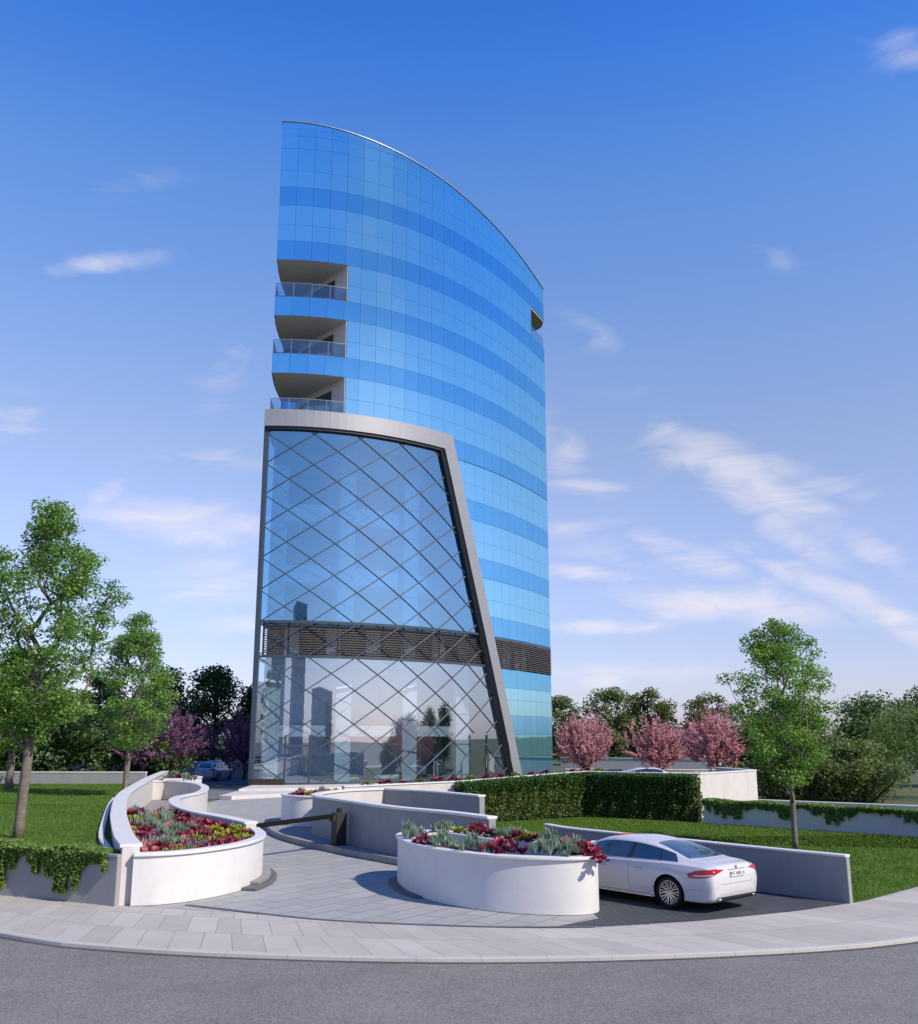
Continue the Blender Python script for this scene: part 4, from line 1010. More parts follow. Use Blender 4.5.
            ln.tube([fn(x, z, -.001) for x, z in ((-1.78,.42),(-1.95,.47),(-2.2,.5),(-2.38,.52))], .004, 4)
            ln.build('door_seam', M['rubber'], body)
            hd = MB()
            for x, z in ((-.62,.80),(.42,.78)): hd.tube([fn(x-.11, z, .012), fn(x-.05, z+.002, .03), fn(x+.05, z+.001, .03), fn(x+.11, z-.003, .012)], .013, 6)
            hd.build('door_handle', M['alloy'], body, smooth=True)
            # mirror
            mr = MB(); c = fn(.92, .98, .0); ell = []
            for i in range(9):
                t = i/8; ell.append((c.x+.0, c.y+sy*(.04+.2*t), c.z+.015))
            mr.tube(ell, [.02,.025,.05,.066,.07,.07,.065,.05,.02], 10); mr.build('wing_mirror', M[paint], body, smooth=True)
            sk = MB(); sk.tube([fn(x, .215, .004) for x in np.linspace(-.95, 1.05, 14)], .018, 6); sk.build('sill_trim', M['chrome'], body, smooth=True)
        # tail lights wrap the corner: side part and rear part as one patch seen diagonally
        dv = Vector((-1, sy*.9, 0)).normalized(); tv = Vector((sy*.9, 1, 0)).normalized()*sy
        def diag(u, z, off, sy=sy, dv=dv):
            tan = Vector((-dv.y, dv.x, 0)); o = Vector((-2.2*s_, sy*.78, 0))+tan*u*(-sy)+dv*2; o.z = z
            h, n = hit(o, -dv)
            if h is None: return Vector((-2.3, sy*.7, z))
            if n.dot(dv) < 0: n = -n
            return h+n*off
        zt = 1.13 if suv else 1.
        lo = [(-.40, .885*zt), (-.25, .83*zt), (0., .745*zt), (.16, .71*zt), (.30, .72*zt)]; hi = [(-.42, .90*zt), (-.22, .915*zt), (0., .90*zt), (.16, .87*zt), (.31, .80*zt)]
        tl = patch('tail_light', lo, hi, diag, 'tail', nx=20, nz=6, off=.012)
        if detail: patch('reversing_lens', [(-.15,.80),(.05,.765),(.2,.755)], [(-.15,.815),(.05,.79),(.2,.785)], diag, 'amber', par=tl, nx=8, nz=2, off=.016)
        hl = patch('headlight', [(-.2,.56),(.2,.56)], [(-.25,.68),(.2,.66)], lambda u, z, off, sy=sy: (lambda h: h)(sidept(2.15-u*.6, z+.05, sy, off)), 'amber', nx=8, nz=3)
    # rear window and windscreen, roof
    if not suv:
        patch('rear_window', [(-1.95+.22, -.60), (-1.78, -.3), (-1.80, 0), (-1.78, .3), (-1.73, .60)], [(-.82, -.47), (-.78, -.2), (-.78, 0), (-.78, .2), (-.82, .47)], lambda x, y, off: toppt(x, y, off), 'carglass', nx=16, nz=14)
    else:
        patch('rear_window', [(-.58, 1.10), (0, 1.09), (.58, 1.10)], [(-.50, 1.44), (0, 1.46), (.50, 1.44)], lambda y, z, off: rearpt(y, z, off), 'carglass', nx=12, nz=8)
    patch('windscreen', [(1.33*s_, -.66), (1.42*s_, 0), (1.33*s_, .66)], [(.62*s_, -.50), (.66*s_, 0), (.62*s_, .50)], lambda x, y, off: toppt(x, y, off), 'carglass', nx=16, nz=12)
    pl = MB(); c = rearpt(0, .80 if not suv else .85, .012); pl.box((c.x-.008, 0, c.z), (.016, .50, .115)); plate = pl.build('number_plate', M['plate'], body, bevel=.004)
    if detail:
        tx = bpy.data.curves.new('plate_lettering', 'FONT'); tx.body = plate_text; tx.size = .105; tx.extrude = .002; tx.align_x = 'CENTER'; tx.align_y = 'CENTER'; tx.space_character = 1.05
        to = bpy.data.objects.new('plate_lettering', tx); COL.objects.link(to); to.rotation_euler = (R(90), 0, R(-90)); to.location = (c.x-.018, 0, c.z); 
        dg.update(); me3 = bpy.data.meshes.new_from_object(to.evaluated_get(bpy.context.evaluated_depsgraph_get())); me3.transform(to.matrix_basis); bpy.data.objects.remove(to)
        me3.materials.clear(); link('plate_lettering', me3, M['ink'], plate)
        pr = MB(); e1 = []
        for y in np.linspace(-.30, .30, 9): e1.append(rearpt(y, .885, .008))
        pr.tube(e1, .007, 6); pr.build('boot_trim', M['chrome'], body, smooth=True)
        st = MB(); c2 = rearpt(0, .925, .008); st.lathe([(0, 0), (.035, 0), (.04, .004), (.035, .009), (0, .009)], (c2.x, 0, c2.z), 20, M=Matrix.Rotation(R(-90), 3, 'Y')); st.build('boot_badge', M['chrome'], body)
        ln = MB(); ln.tube([rearpt(y, .60, -.001) for y in np.linspace(-.55, .55, 14)], .004, 4)
        ln.tube([toppt(-2.0+.22*abs(y)/.7 if False else -1.93, y, -.001) for y in np.linspace(-.62, .62, 12)], .004, 4); ln.build('boot_seam', M['rubber'], body)
        df = MB(); e1 = [rearpt(y, .30, .004) for y in np.linspace(-.66, .66, 12)]; df.tube(e1, .045, 6); df.build('rear_diffuser', M['rubber'], body, smooth=True)
        for sy in (1, -1):
            ex = MB(); ex.tube([(-2.44, sy*.52, .295), (-2.44, sy*.68, .295)], .035, 8); ex.build('exhaust_trim', M['chrome'], body, smooth=True)
    # wheels
    for ax, wr in AX:
        for sy in (1, -1):
            Mx = Matrix.Rotation(R(-90*sy), 3, 'X'); cy = sy*(.915-.115)
            ty = MB(); ty.lathe([(wr-.085, -.11), (wr-.03, -.115), (wr-.008, -.10), (wr, -.06), (wr, .06), (wr-.008, .10), (wr-.03, .115), (wr-.085, .108)], (ax, cy, wr), 40, M=Mx)
            wh = ty.build('wheel', M['rubber'], root, smooth=True)
            rm = MB(); rm.lathe([(wr-.085, -.10), (wr-.085, .103), (wr-.10, .108), (wr-.112, .095), (wr-.115, .03)], (ax, cy, wr), 40, M=Mx)
            rm.lathe([(.0, .075), (.035, .078), (.05, .07), (.06, .05)], (ax, cy, wr), 16, M=Mx)
            for k in range(10 if detail else 5):
                a = 2*math.pi*k/(10 if detail else 5)
                for da in ((-.09, .09) if detail else (0,)):
                    p0 = Mx @ Vector((.045*math.cos(a), .045*math.sin(a), .07)); r1 = wr-.105
                    p1 = Mx @ Vector((r1*math.cos(a+da*1.6), r1*math.sin(a+da*1.6), .088))
                    rm.bar(p0+Vector((ax, cy, wr)), p1+Vector((ax, cy, wr)), .016 if detail else .05, .02, up=(0, sy, 0))
            rm.build('rim', M['alloy'], wh)
            dk = MB(); dk.lathe([(0, .0), (wr-.09, .0)], (ax, cy, wr), 24, M=Mx); dk.lathe([(0, .03), (.15, .03), (.15, .0)], (ax, cy, wr), 24, M=Mx); dk.build('brake_disc', M['blackgap'], wh)
    root.location = loc; root.rotation_euler = (0, 0, heading); root.scale = scale if hasattr(scale, '__len__') else (scale,)*3
    return root
hd = math.atan2(.76, -.65); rax = Vector((4.86, 20.92, 0)); fw = Vector((math.cos(hd), math.sin(hd), 0))
cc_ = rax+fw*1.38*.95
car('parked_car', 'white four-door saloon with red tail lights on the dark setts', (cc_.x-.12, cc_.y-.26, .008), hd, (.925, .915, .87), 'carwhite')
car('parked_car', 'pale grey hatchback parked in the tower shade far back at left', (-18.3, 75.5, .006), R(80), .86, 'carblue', detail=False, suv=True)
car('parked_car', 'silver car showing only its roof beyond the hedge', (11.6, 62.2, 0.), R(8), .97, 'carwhite', detail=False)

# ------------------------------------------------------------------ barriers
post = empty('barrier_gate', (-3.52, 29.9, 0), 'dark bronze barrier post with a black arm across the drive', 'barrier')
mb = MB(); mb.box((-3.52, 29.9, .58), (.34, .34, 1.0), rz=R(34)); mb.build('post', M['bronze'], post, bevel=.015)
mb = MB(); mb.lathe([(.0, .14), (.05, .13), (.075, .09), (.08, .04), (.09, 0)], (-3.52, 29.9, 1.08), 16); mb.build('beacon', M['rubber'], post, smooth=True)
mb = MB(); mb.bar((-3.6, 29.78, 1.0), (-5.6, 26.9, .93), .08, .12); mb.build('arm', M['ink'], post, bevel=.01)
mb = MB(); mb.bar((-3.56, 29.84, .95), (-3.72, 29.62, .945), .15, .18); mb.build('arm_bracket', M['bronze'], post)
b2 = empty('barrier_gate', (4.02, 24.3, 0), 'orange barrier box with a red and white striped arm behind the white saloon', 'barrier')
mb = MB(); mb.box((4.02, 24.3, .5), (.42, .34, 1.04), rz=R(-50)); mb.build('housing', M['orange'], b2, bevel=.02)
a = Vector((3.98, 24.1, .93)); b = Vector((1.9, 21.8, .93)); 
ar = MB(); ar.bar(a, b, .07, .09); ar = ar.build('arm', M['coping'], b2)
mb = MB()
for k in range(7):
    t = (k*2+1)/14.; u = (k*2+2)/14.; mb.bar(a+(b-a)*t, a+(b-a)*u, .075, .095)
mb.build('red_band', M['red'], ar)

# ------------------------------------------------------------------ trees
tree('maple_tree', 'tall broad maple with a big layered crown at left edge', 'tree', (-11.0, 25.5, .8), 8.7, [(2.6,.5),(3.4,1.5),(4.6,2.05),(5.8,2.0),(6.9,1.55),(7.9,.9),(8.5,.3)], 11, 130, 25000, .108, G1, M['bark'], .125, crad=.46, lean=(.1, .2), flat=.6, fork=.45, steep=1.15)
tree('maple_tree', 'smaller light green maple beside the broad white coping', 'tree', (-14.0, 42.4, .8), 7.7, [(2.1,.5),(3.0,1.5),(4.2,1.9),(5.4,1.6),(6.4,1.1),(7.5,.3)], 23, 90, 15000, .135, G2, M['bark'], .12, crad=.52, lean=(.15, 0), flat=.6, fork=.4, steep=1.1)
tree('maple_tree', 'half-hidden maple behind the tall one at left edge', 'tree', (-21.2, 47.6, .8), 6.8, [(2.0,.8),(3.0,2.4),(4.4,2.6),(5.6,2.0),(6.6,.5)], 31, 60, 9000, .2, G1, M['bark'], .17, crad=.8)
tree('maple_tree', 'slender young maple standing on the right lawn', 'tree', (10.0, 30.4, 0), 6.95, [(1.9,.5),(2.7,1.2),(3.6,1.65),(4.6,1.8),(5.4,1.5),(6.1,1.0),(6.75,.3)], 44, 115, 18000, .108, G1, M['bark'], .085, crad=.42, lean=(-.05, 0), flat=.62, fork=.42, steep=1.2)
BG = []
def bgtree(label, base, H, w, seed, lm, z0=1., ncl=60, nl=8000, ls=.36, group=None, cat='tree', name='broadleaf_tree', spike=0., crad=1.1, tr=.2, flat=.7, bark='barkdk', up=.6):
    prof = [(z0, w*.45), (z0+(H-z0)*.25, w*.95), (z0+(H-z0)*.5, w), (z0+(H-z0)*.75, w*.75), (H-.25, w*.2)]
    return tree(name, label, cat, base, H, prof, seed, ncl, nl, ls, lm, M[bark], tr, group, crad=crad, spike=spike, flat=flat, up=up)
# left background: three kinds, then copies
L1 = bgtree('dark round tree behind the purple blossom beside the tower', (-20.6, 84, 0), 8.9, 3.2, 51, G3, group='dark trees in the left background')
L2 = bgtree('olive green tree left of the dark round one in the back row', (-25.5, 86, 0), 8.8, 2.9, 52, G4, group='dark trees in the left background')
L3 = bgtree('bushy low dark tree right behind the long grey lawn wall', (-24.5, 62, 0), 5.6, 2.8, 53, G3, z0=.2, group='dark trees in the left background')
for i, (src, x, y, s, rz, lab) in enumerate([
    (L1, -17.0, 86, .86, 1., 'dark tree touching the left edge of the tower'),
    (L2, -30.5, 84, .92, 2., 'olive tree between the two lawn maples in the back row'),
    (L1, -35.5, 83, .95, 3., 'dark tree behind the crown of the smaller lawn maple'),
    (L2, -40.5, 82, 1., 4., 'olive tree seen left of the smaller lawn maple'),
    (L1, -46., 80, .95, 5., 'dark tree behind the tall maple in the back row'),
    (L3, -29.0, 61, .95, 1.2, 'low dark bush tree behind the trunk gap of the lawn'),
    (L3, -33.6, 60, 1.05, 2.4, 'low dark bush tree at the very left behind the lawn wall'),
    (L3, -20.4, 64, .9, 3.3, 'low dark bush tree left of the purple blossom'),
    (L3, -38.5, 61, 1., 4.1, 'low dark bush tree beyond the left frame edge'),
    (L3, -16.8, 90, 1.15, 5.1, 'dark hedge tree behind the pale parked car')]):
    dup(src, (x, y, 0), rz, s, lab)
# blossom trees
C1 = bgtree('wide purple blossom tree with pink tips left of the pale car', (-18.6, 63.5, .3), 4.2, 3.0, 61, PU, z0=1.1, ncl=150, nl=15000, ls=.13, group='purple blossom trees left of the tower', name='blossom_tree', spike=.75, crad=.5, tr=.12, up=0.)
dup(C1, (-14.9, 70, .3), 2., .95, 'purple blossom tree right behind the pale car'); dup(C1, (-20.4, 69, .2), 4., .95, 'purple blossom tree furthest from the tower')
C2 = bgtree('pink blossom tree nearest to the tower at right', (7.6, 61, .4), 3.9, 1.9, 62, PK, z0=1.3, ncl=130, nl=13000, ls=.12, group='pink blossom trees on the terrace', name='blossom_tree', spike=.6, crad=.42, tr=.11, up=0.)
dup(C2, (12.6, 63, .2), 2.2, 1., 'pink blossom tree in the middle of the terrace row'); dup(C2, (14.5, 56.5, .5), 3.9, 1.0, 'fullest pink blossom tree right above the white end block')
# right background
R1 = bgtree('round dark green tree left of the pair behind the pink blossoms', (17.2, 112, 0), 8.2, 3.4, 71, GU, group='green trees in the right background')
R2 = bgtree('round olive green tree right of the pair behind the pink blossoms', (21.3, 112, 0), 8.4, 3.1, 72, G4, group='green trees in the right background')
dup(R1, (11.6, 113, 0), 2., .9, 'dark green tree touching the right edge of the tower')
dup(R2, (27.5, 110, 0), 1., .92, 'olive tree behind the fullest pink blossom tree')
R3 = bgtree('light green bush behind the slender lawn maple', (18.5, 58, 0), 4.9, 3.0, 73, GU, z0=.2, ncl=70, nl=9000, ls=.26, group='bushes beyond the boundary wall', name='bush')
dup(R3, (23.0, 62, 0), 2.4, (.95,.95,.62), 'low light green bush right of the slender maple trunk')
R4 = bgtree('low green bush under the open sky gap at right', (20.4, 52, 0), 3.1, 2.2, 74, GU, z0=.1, ncl=60, nl=9000, ls=.2, group='bushes beyond the boundary wall', name='bush', crad=.7)
dup(R4, (23.8, 60, 0), 2.7, 1.1, 'green bush left of the willow at the wall')
dup(R4, (17.0, 52, 0), 4.1, (1,1,.9), 'green bush just right of the white end block')
R5 = bgtree('mid green tree with an open crown left of the willow', (25.4, 62, 0), 5.6, 2.3, 75, G3, z0=1.2, group='green trees in the right background', ls=.28)
dup(R5, (31.5, 66, 0), 2., 1.1, 'mid green tree at the right frame edge behind the willow')
# far wood
for i, (x, y, s, lab) in enumerate([(28, 130, 1.0, 'far tree in the distance under the sky gap, left one'), (35, 131, 1.02, 'far tree in the distance under the sky gap, middle one'), (42, 130, 1.05, 'far tree in the distance under the sky gap, right one')]):
    dup(R1, (x, y, 0), i*1.7, (1.3, 1.1, .5*s), lab)
# willow: hanging strands
rng = np.random.default_rng(5); bx, by = 24.9, 54.
wil = empty('willow_tree', (bx, by, 0), 'weeping willow with hanging strands at the right edge', 'tree')
mb = MB(); pts = []
mb.tube([(bx, by, 0), (bx+.1, by, 1.6), (bx-.05, by, 2.8), (bx, by, 3.8)], [.22, .18, .14, .08], 7)
for k in range(150):
    a = rng.uniform(0, 6.28); r = 2.5*math.sqrt(rng.uniform(.02, 1)); x = bx+r*math.cos(a); y = by+r*math.sin(a); zt = 5.2-.25*r*r*.6+rng.uniform(-.5, .25)
    if k % 4 == 0: mb.tube([(bx, by, 3.0+.5*rng.random()), (bx+(x-bx)*.5, by+(y-by)*.5, zt-.3), (x, y, zt)], [.05, .03, .012], 4)
    ln = rng.uniform(1.6, 4.2); m = int(60*ln/3); t = rng.random(m)
    pts.append(np.stack([x+.18*math.cos(a)*t+rng.normal(0, .07, m), y+.18*math.sin(a)*t+rng.normal(0, .07, m), np.maximum(.3, zt-ln*t)], 1))
mb.build('trunk', M['barkdk'], wil, smooth=True); link('crown', leafmesh('crown', np.concatenate(pts), .2, rng, up=-.3, asp=.3), GW, wil)

# ------------------------------------------------------------------ hedge and ivy
rng = np.random.default_rng(9)
hl_ = [(-.05,39.2),(5.3,42.55),(9.45,39.9)]
def along(p, t):
    s = [0]
    for a, b in zip(p, p[1:]): s.append(s[-1]+math.hypot(b[0]-a[0], b[1]-a[1]))
    u = t*s[-1]; A = np.array(p, float); i = min(len(p)-2, int(np.searchsorted(s, u, side='right')-1)); d = A[i+1]-A[i]; d /= np.linalg.norm(d)
    q = A[i]+d*(u-s[i]); return q, d, s[-1]
tot = along(hl_, 0)[2]; pts = []; core = MB(); topi = []; rnv = []
root = empty('hedge', (5.3, 42, 0), 'clipped conifer hedge in front of the terrace wall', 'hedge')
nsh = 21
for k in range(nsh):
    q, d, _ = along(hl_, (k+.5)/nsh); nn = np.array([d[1], -d[0]]); hh = np.interp(k/nsh, [0, .55, 1], [1.42, 1.66, 1.68])+rng.uniform(-.10, .07)
    m = 2300; z = rng.random(m)**.9*hh; a = rng.uniform(0, 6.28, m); lumps = 1+.20*np.sin(a*3+k*2+z*3)+.16*np.sin(z*9+a*2+k)+rng.exponential(.06, m)
    r = (.40*(1-.25*(z/hh)**2))*lumps*(.72+.28*rng.random(m))
    P = q[None, :]+d[None, :]*(r*np.cos(a)*.95)[:, None]+nn[None, :]*(r*np.sin(a)+.02)[:, None]
    pts.append(np.column_stack([P, z+.03]))
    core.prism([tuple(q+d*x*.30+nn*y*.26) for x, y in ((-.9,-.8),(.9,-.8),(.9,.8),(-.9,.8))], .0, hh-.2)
link('foliage', leafmesh('foliage', np.concatenate(pts), .105, rng, up=.2, asp=.42), GH, root)
core.build('shade_core', surf('hedge_shade_core', (.02,.032,.012), .95, .2, 8), root)  # dark blocks added inside the hedge to stop light passing through the foliage
m = 14000; tt = rng.random(m); P = []
for t in tt:
    q, d, _ = along(hl_, t); nn = np.array([d[1], -d[0]]); zt = np.interp(t, [0, .55, 1], [1.5, 1.76, 1.78]); dr_ = rng.exponential(.16)*(1.3 if t > .45 else .6)
    dr_ = min(dr_, .75); o_ = rng.uniform(-.3, .47) if dr_ < .08 else rng.uniform(.38, .5)
    p = q+nn*o_; P.append((p[0], p[1], zt-dr_+rng.normal()*.02))
link('ivy_top', leafmesh('ivy_top', np.array(P), .075, rng, up=.5, asp=.8), leafmat('hedge_ivy', [(.03,.09,.03),(.05,.13,.035),(.09,.18,.035)], .25), root)
def ivy(name, label, path, ztop, out, seed, n, size, depth, mean, hum=.12, dens=None):
    rng = np.random.default_rng(seed); P = []; Nn = []
    tot = along(path, 0)[2]
    ph = rng.uniform(0, 6.28, 5); SW = .16; ns = int(tot/SW)+2; sl_ = rng.random(ns)**1.4; so_ = rng.uniform(-.05, .05, ns)
    for _ in range(n):
        t = rng.random(); u = t*tot; q, d, _l = along(path, t); nn = np.array([d[1], -d[0]])
        e = .5+.5*math.sin(u*2.6+ph[0]+1.2*math.sin(u*.9+ph[1])); e2 = .5+.5*math.sin(u*6.1+ph[2]); si = int(u/SW); lim = mean*(.22+1.0*e**2+.25*e2)*(.5+1.0*sl_[si])*(1 if rng.random() < .6+.4*sl_[si] else .5)
        if rng.random() < .42:
            o_ = rng.uniform(-.32, out+.05); z = ztop+hum*(.55+.45*math.sin(u*3.1+ph[3]))*rng.random()
        else:
            dr_ = lim*rng.random()**.8; o_ = out+.015+.11*rng.random()*(1-.45*dr_/(lim+.01)); z = ztop+.03-min(dr_, depth)+rng.normal()*.02
        p = q+nn*o_; P.append((p[0], p[1], z)); Nn.append((nn[0], nn[1], .5))
    me = leafmesh(name, np.array(P), size, rng, up=.4, asp=.8, Nrm=np.array(Nn)); o = link(name, me, GI); top(o); tag(o, label, 'ivy'); return o
lw = cr([(-40,41.9),(-26,30.9),(-15.5,24.3),(-11.6,22.62),(-9.83,22.02),(-8.2,21.28),(-7.35,20.9),(-7.0,20.72)], 6)
lw2 = [p for p in lw if p[0] > -13.2]
ivy('trailing_ivy', 'bright ivy spilling over the grey wall along the left pavement', lw2, .97, .12, 3, 30000, .075, .78, .72)
ivy('trailing_ivy', 'ivy fringe hanging over the shaded wall behind the right lawn', [(9.5,39.3),(15.3,33.95),(19,30.7)], .83, .09, 4, 22000, .08, .6, .46, hum=.08)

# ------------------------------------------------------------------ lawn blades
rng = np.random.default_rng(12)
def blades(name, poly, z, n, hmin, hmax, ymax, nearw=1.):
    xs = [p[0] for p in poly]; ys = [p[1] for p in poly]; C = []
    while len(C) < n:
        x = rng.uniform(min(xs), max(xs)); y = rng.uniform(min(ys), ymax)
        if inside(x, y, poly): C.append((x, y))
    C = np.array(C); m = len(C); h = rng.uniform(hmin, hmax, m); a = rng.uniform(0, 6.28, m); w_ = .010
    dx, dy = np.cos(a)*w_, np.sin(a)*w_; lx, ly = rng.normal(0, .3, m)*h, rng.normal(0, .3, m)*h
    V = np.stack([np.column_stack([C[:,0]-dx, C[:,1]-dy, np.full(m, z)]), np.column_stack([C[:,0]+dx, C[:,1]+dy, np.full(m, z)]), np.column_stack([C[:,0]+lx, C[:,1]+ly, z+h])], 1).reshape(-1, 3)
    me = bpy.data.meshes.new(name); me.vertices.add(3*m); me.vertices.foreach_set('co', V.astype('f').ravel()); me.loops.add(3*m); me.loops.foreach_set('vertex_index', np.arange(3*m, dtype='i'))
    me.polygons.add(m); me.polygons.foreach_set('loop_start', np.arange(0, 3*m, 3, dtype='i')); me.update(calc_edges=True)
    at = me.attributes.new('rnd', 'FLOAT', 'FACE'); at.data.foreach_set('value', rng.random(m).astype('f'))
    o = link(name, me, GB); tag(o, kind='stuff'); return o
GB = leafmat('grass_blades', [(.05,.115,.010), (.08,.165,.014), (.12,.22,.022), (.16,.26,.035)], .3)
RL = [(8.0,20.95),(5.7,23.8),(3.1,27.),(1.4,33.3),(.2,38.3),(5.4,41.7),(9.3,39.1),(15.2,33.8),(19,30.5),(15,27.7),(10.3,23.2),(8.5,21.5)]
g = blades('grass', RL, 0, 70000, .03, .075, 42); tag(g, 'short mown grass covering the right lawn', 'grass')
LLp = [(-8.7,25.1),(-10.2,29.3),(-12.4,36),(-13.8,41.3),(-15,46.4),(-16.3,52.6),(-32,53),(-30,35),(-20,28),(-15.5,25),(-11.6,23.1),(-9.83,22.5),(-8.2,21.8)]
g = blades('grass', LLp, .8, 80000, .03, .08, 53); tag(g, 'short mown grass covering the raised left lawn', 'grass')

# ------------------------------------------------------------------ bedding plants
def rosette(name, seed, n, ln, wd, cols, up, rings=3, h=.1, fold=.25):
    rng = np.random.default_rng(seed); V = []; F = []; rn = []
    for i in range(n):
        k = i/n; a = i*2.39996+rng.normal()*.15; el = up[0]+(up[1]-up[0])*(1-k)+rng.normal()*.08; l = ln*(.55+.45*(1-k) if up[1] < 1.2 else rng.uniform(.6, 1.1)); l *= rng.uniform(.8, 1.15)
        d = np.array([math.cos(a)*math.cos(el), math.sin(a)*math.cos(el), math.sin(el)]); sd_ = np.array([-math.sin(a), math.cos(a), 0]); nu = np.cross(d, sd_)*-1
        b = np.array([math.cos(a), math.sin(a), 0])*.015*rng.random()+np.array([0, 0, h*k])
        m1 = b+d*l*.55+np.array([0, 0, .0]); tip_ = b+d*l+np.array([0, 0, -.06*l+.12*l*rng.random()])
        n0 = len(V); V += [tuple(b), tuple(m1-sd_*wd+nu*wd*fold), tuple(tip_), tuple(m1+sd_*wd+nu*wd*fold), tuple(m1)]
        F += [(n0, n0+1, n0+4), (n0+1, n0+2, n0+4), (n0+4, n0+2, n0+3), (n0, n0+4, n0+3)]; r = min(1, max(0, rng.normal(.5, .25))); rn += [r]*4
    me = bpy.data.meshes.new(name); me.from_pydata(V, [], F); me.update(); at = me.attributes.new('rnd', 'FLOAT', 'FACE'); at.data.foreach_set('value', np.array(rn, 'f')); return me
def clumpmesh(name, seed, k, spread, **kw):
    """several rosettes side by side as one plant"""
    rng = np.random.default_rng(seed); bm = bmesh.new()
    for i in range(k):
        me = rosette(name, seed*50+i, **kw); s = rng.uniform(.75, 1.15)
        r = spread*math.sqrt((i+.3)/k); a = i*2.4
        me.transform(Matrix.Translation((r*math.cos(a), r*math.sin(a), .05*rng.random()+.07*(1-i/k)))@Matrix.Rotation(rng.uniform(-.35, .35), 4, 'X')@Matrix.Rotation(rng.uniform(-.35, .35), 4, 'Y')@Matrix.Scale(s, 4)); bm.from_mesh(me)
    out = bpy.data.meshes.new(name); bm.to_mesh(out); bm.free(); return out
FM = {'red': leafmat('red_rosette_petals', [(.11,.012,.035),(.22,.02,.06),(.38,.05,.11),(.50,.16,.16)], .2, .4),
      'purple': leafmat('purple_rosette_petals', [(.06,.014,.035),(.12,.025,.065),(.22,.05,.12),(.36,.14,.22)], .2, .4),
      'silver': leafmat('silver_green_blades', [(.13,.20,.15),(.20,.29,.22),(.29,.38,.30)], .15, .5),
      'lime': leafmat('yellow_green_rosettes', [(.14,.20,.02),(.28,.32,.03),(.42,.38,.05)], .25, .45),
      'pink': leafmat('coral_pink_petals', [(.35,.05,.08),(.50,.13,.13),(.55,.28,.20)], .2, .4)}
KW = {'red': dict(n=26, ln=.13, wd=.032, cols=None, up=(.15, 1.1), h=.05), 'purple': dict(n=26, ln=.14, wd=.034, cols=None, up=(.15, 1.1), h=.05),
      'silver': dict(n=30, ln=.21, wd=.013, cols=None, up=(.9, 1.45), h=.03), 'lime': dict(n=30, ln=.11, wd=.030, cols=None, up=(.2, 1.2), h=.06), 'pink': dict(n=24, ln=.11, wd=.03, cols=None, up=(.2, 1.1), h=.06)}
PN = {'red': 'rosette_plant', 'purple': 'rosette_plant', 'silver': 'spiky_plant', 'lime': 'rosette_plant', 'pink': 'rosette_plant'}
PM = {}
for k in KW:
    PM[k] = []
    for v in range(2):
        me = clumpmesh(PN[k], 3+v*7+len(k), 7 if k != 'silver' else 6, .19, **KW[k]); me.materials.append(FM[k]); PM[k].append(me)
def plant(kind, x, y, z, s, label, group):
    o = bpy.data.objects.new(PN[kind], PM[kind][random.randrange(2)]); COL.objects.link(o); o.location = (x, y, z); o.rotation_euler = (random.uniform(-.12, .12), random.uniform(-.12, .12), random.uniform(0, 6.3)); o.scale = (s, s, s*random.uniform(.9, 1.15))
    return tag(o, label, 'plant', group)
KL = {'red': 'crimson rosette plant', 'purple': 'dark purple rosette plant', 'silver': 'silver green spiky plant', 'lime': 'yellow-green rosette plant', 'pink': 'coral pink rosette plant'}
random.seed(4); placed = []; tr_ = 0
bl = offset(lp, .28)
while len(placed) < 290 and tr_ < 30000:
    tr_ += 1; x = random.uniform(-10.8, -4.5); y = 20.6+12.3*random.random()**1.25
    if not inside(x, y, bed): continue
    mind = .31+.012*(y-20)
    if any((x-a)**2+(y-b)**2 < mind**2 for a, b in placed): continue
    if min((x-p[0])**2+(y-p[1])**2 for p in lp) < .2**2: continue
    if min((x-p[0])**2+(y-p[1])**2 for p in [(-7.3,22.3),(-8.3,25.),(-9.0,27),(-9.75,29.1),(-10.5,31.4)]) < .3**2: continue
    placed.append((x, y)); f = .7*math.sin(x*2.1+y*.9)+.6*math.sin(y*1.7-x)+random.gauss(0, 1.0)
    kd = 'silver' if f > 1.0 else 'purple' if f > -.2 else 'red' if f > -1.1 else random.choice(['pink', 'lime', 'red'])
    if random.random() < .17: kd = 'lime'
    if random.random() < .12: kd = 'pink'
    plant(kd, x, y, .67+.08*random.random(), random.uniform(1.05, 1.5)*(1.1 if y > 26 else 1), KL[kd]+' among many in the left white planter', KL[kd]+'s in the left planter')
# right planter: separate clumps
rcl = [('silver',-1.15,23.4,1.1),('silver',-1.0,22.75,1.0),('purple',-.78,22.1,1.1),('red',-.62,21.75,.8),('silver',-.38,21.45,1.2),('silver',-.2,21.15,1.0),('lime',.0,20.95,.75),('silver',.25,20.7,1.1),('silver',.5,20.5,1.0),('red',.8,20.35,1.2),('purple',1.0,20.2,1.1),
       ('silver',1.62,20.0,1.05),('silver',1.85,19.92,1.15),('silver',2.1,19.9,1.1),('purple',2.3,20.1,1.1),('red',2.5,19.95,1.15),('red',2.62,19.8,.85),
       ('silver',-.35,24.6,1.1),('lime',.05,24.2,.9),('red',.42,23.75,1.25),('purple',.75,23.3,1.0),('lime',.95,23.0,.9),('silver',1.15,22.75,1.2),('red',1.35,22.45,1.1),('lime',1.5,22.15,1.0),('purple',1.72,21.9,1.1),('silver',1.95,21.55,1.15),('red',2.1,21.35,.95),('purple',2.25,21.0,1.1),('silver',2.4,20.7,1.0)]
ordw = ['first','second','third','fourth','fifth','sixth','seventh','eighth','ninth','tenth','eleventh','twelfth','thirteenth','fourteenth','fifteenth','sixteenth','seventeenth']
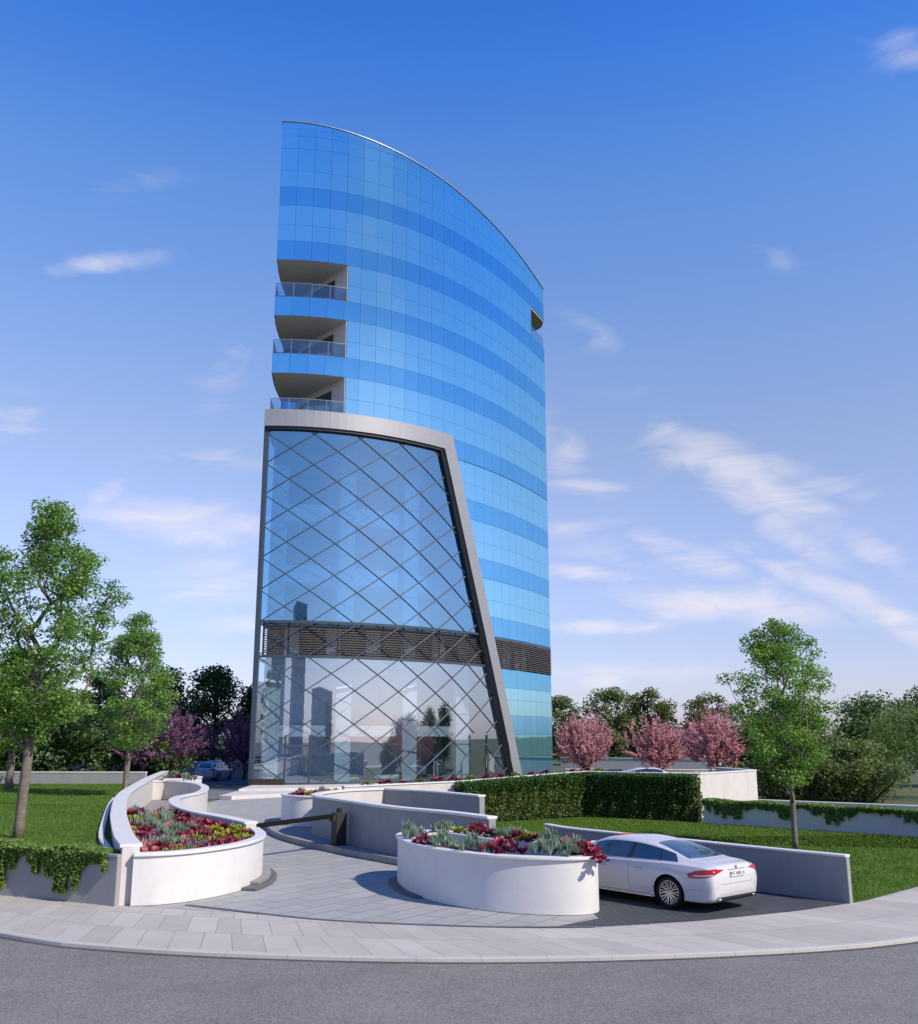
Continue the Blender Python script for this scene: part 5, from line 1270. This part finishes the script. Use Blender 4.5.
for i, (kd, x, y, s) in enumerate(rcl):
    front = i < 17; j = i if front else i-17
    z = .88 if front else .92
    o = plant(kd, x, y, z+.04 if kd != 'silver' else z+.05, s*1.25, KL[kd]+(', %s clump from left along the %s of the right planter' % (ordw[j], 'front rim' if front else 'back')), 'plant clumps in the right planter')
# spilling crimson head over the right planter's rim
o = plant('red', 2.66, 19.5, .93, .95, 'crimson rosette plant spilling over the right planter rim beside the car', 'plant clumps in the right planter')
for i in range(26):
    a = i*2.4; r = 1.15*math.sqrt((i+.5)/26); kd = random.choice(['red', 'purple', 'silver', 'lime', 'red'])
    plant(kd, -5.15+r*.9*math.cos(a), 37.4+r*1.05*math.sin(a), 1.02, 1.2, KL[kd]+' in the round marble planter', KL[kd]+'s in the round planter')
for i in range(14):
    kd = ['red', 'silver', 'purple', 'lime'][i % 4]; t = i/13
    plant(kd, -16.3+1.9*t+random.uniform(-.2, .2), 57.6-3.6*t+random.uniform(-.3, .3), .9, 1.4, KL[kd]+' in the small far planter', KL[kd]+'s in the small far planter')
for i in range(16):
    t = i/15; kd = 'red' if i % 3 else 'lime'
    plant(kd, -3.6+10.2*t, 39.4+8.2*t*1.0+random.uniform(-.2, .2), 1.28+.26*t, 1.2, KL[kd]+' behind the terrace wall top', KL[kd]+'s behind the terrace wall')

# ------------------------------------------------------------------ the other side of the road, seen mirrored in the entrance glass
def block(label, c, w, d, h, rz, mat, n, seed):
    root = empty('apartment_building', (c[0], c[1], -.1), label, 'building', 'apartment blocks across the road')
    Mx = Matrix.Rotation(rz, 3, 'Z'); C = Vector((c[0], c[1], 0))
    mb = MB(); mb.box((c[0], c[1], h/2-.1), (w, d, h), rz=rz); wl = mb.build('wall', mat, root)
    g = MB(); f = MB()
    fl = int(h/3.1)
    for k in range(fl):
        for i in range(n):
            x = -w/2+w*(i+.5)/n; p = Mx @ Vector((x, d/2+.03, 0))+C; z = 1.6+k*3.1
            if z > h-1: continue
            g.box((p.x, p.y, z), (w/n*.5, .06, 1.5), rz=rz)
            q = Mx @ Vector((x, d/2+.5, 0))+C
            if (i+seed) % 3 == 0: f.box((q.x, q.y, z-.85), (w/n*.8, 1.0, .12), rz=rz); r2 = Mx @ Vector((x, d/2+.98, 0))+C; f.box((r2.x, r2.y, z-.3), (w/n*.8, .06, 1.0), rz=rz)
    g.build('window', M['carglass'], root); f.build('balcony', M['coping'], root)
    mb = MB(); mb.box((c[0], c[1], h+.15), (w+.6, d+.6, .5), rz=rz); mb.build('roof', M['coping'], root)
PB = surf('pale_block_render', (.62,.60,.58), .8, .05, .5)
block('pale apartment block across the road mirrored left in the entrance glass', (-12, -42), 16, 12, 17, .1, PB, 7, 0)
block('tall pale apartment block mirrored in the middle of the entrance glass', (14, -55), 15, 12, 26, -.15, PB, 6, 1)
block('low wide apartment block mirrored in the lowest glass', (46, -48), 26, 12, 11, -.4, PB, 9, 2)
block('far pale apartment block mirrored at the left edge of the glass', (-48, -50), 22, 12, 13, .5, PB, 8, 1)
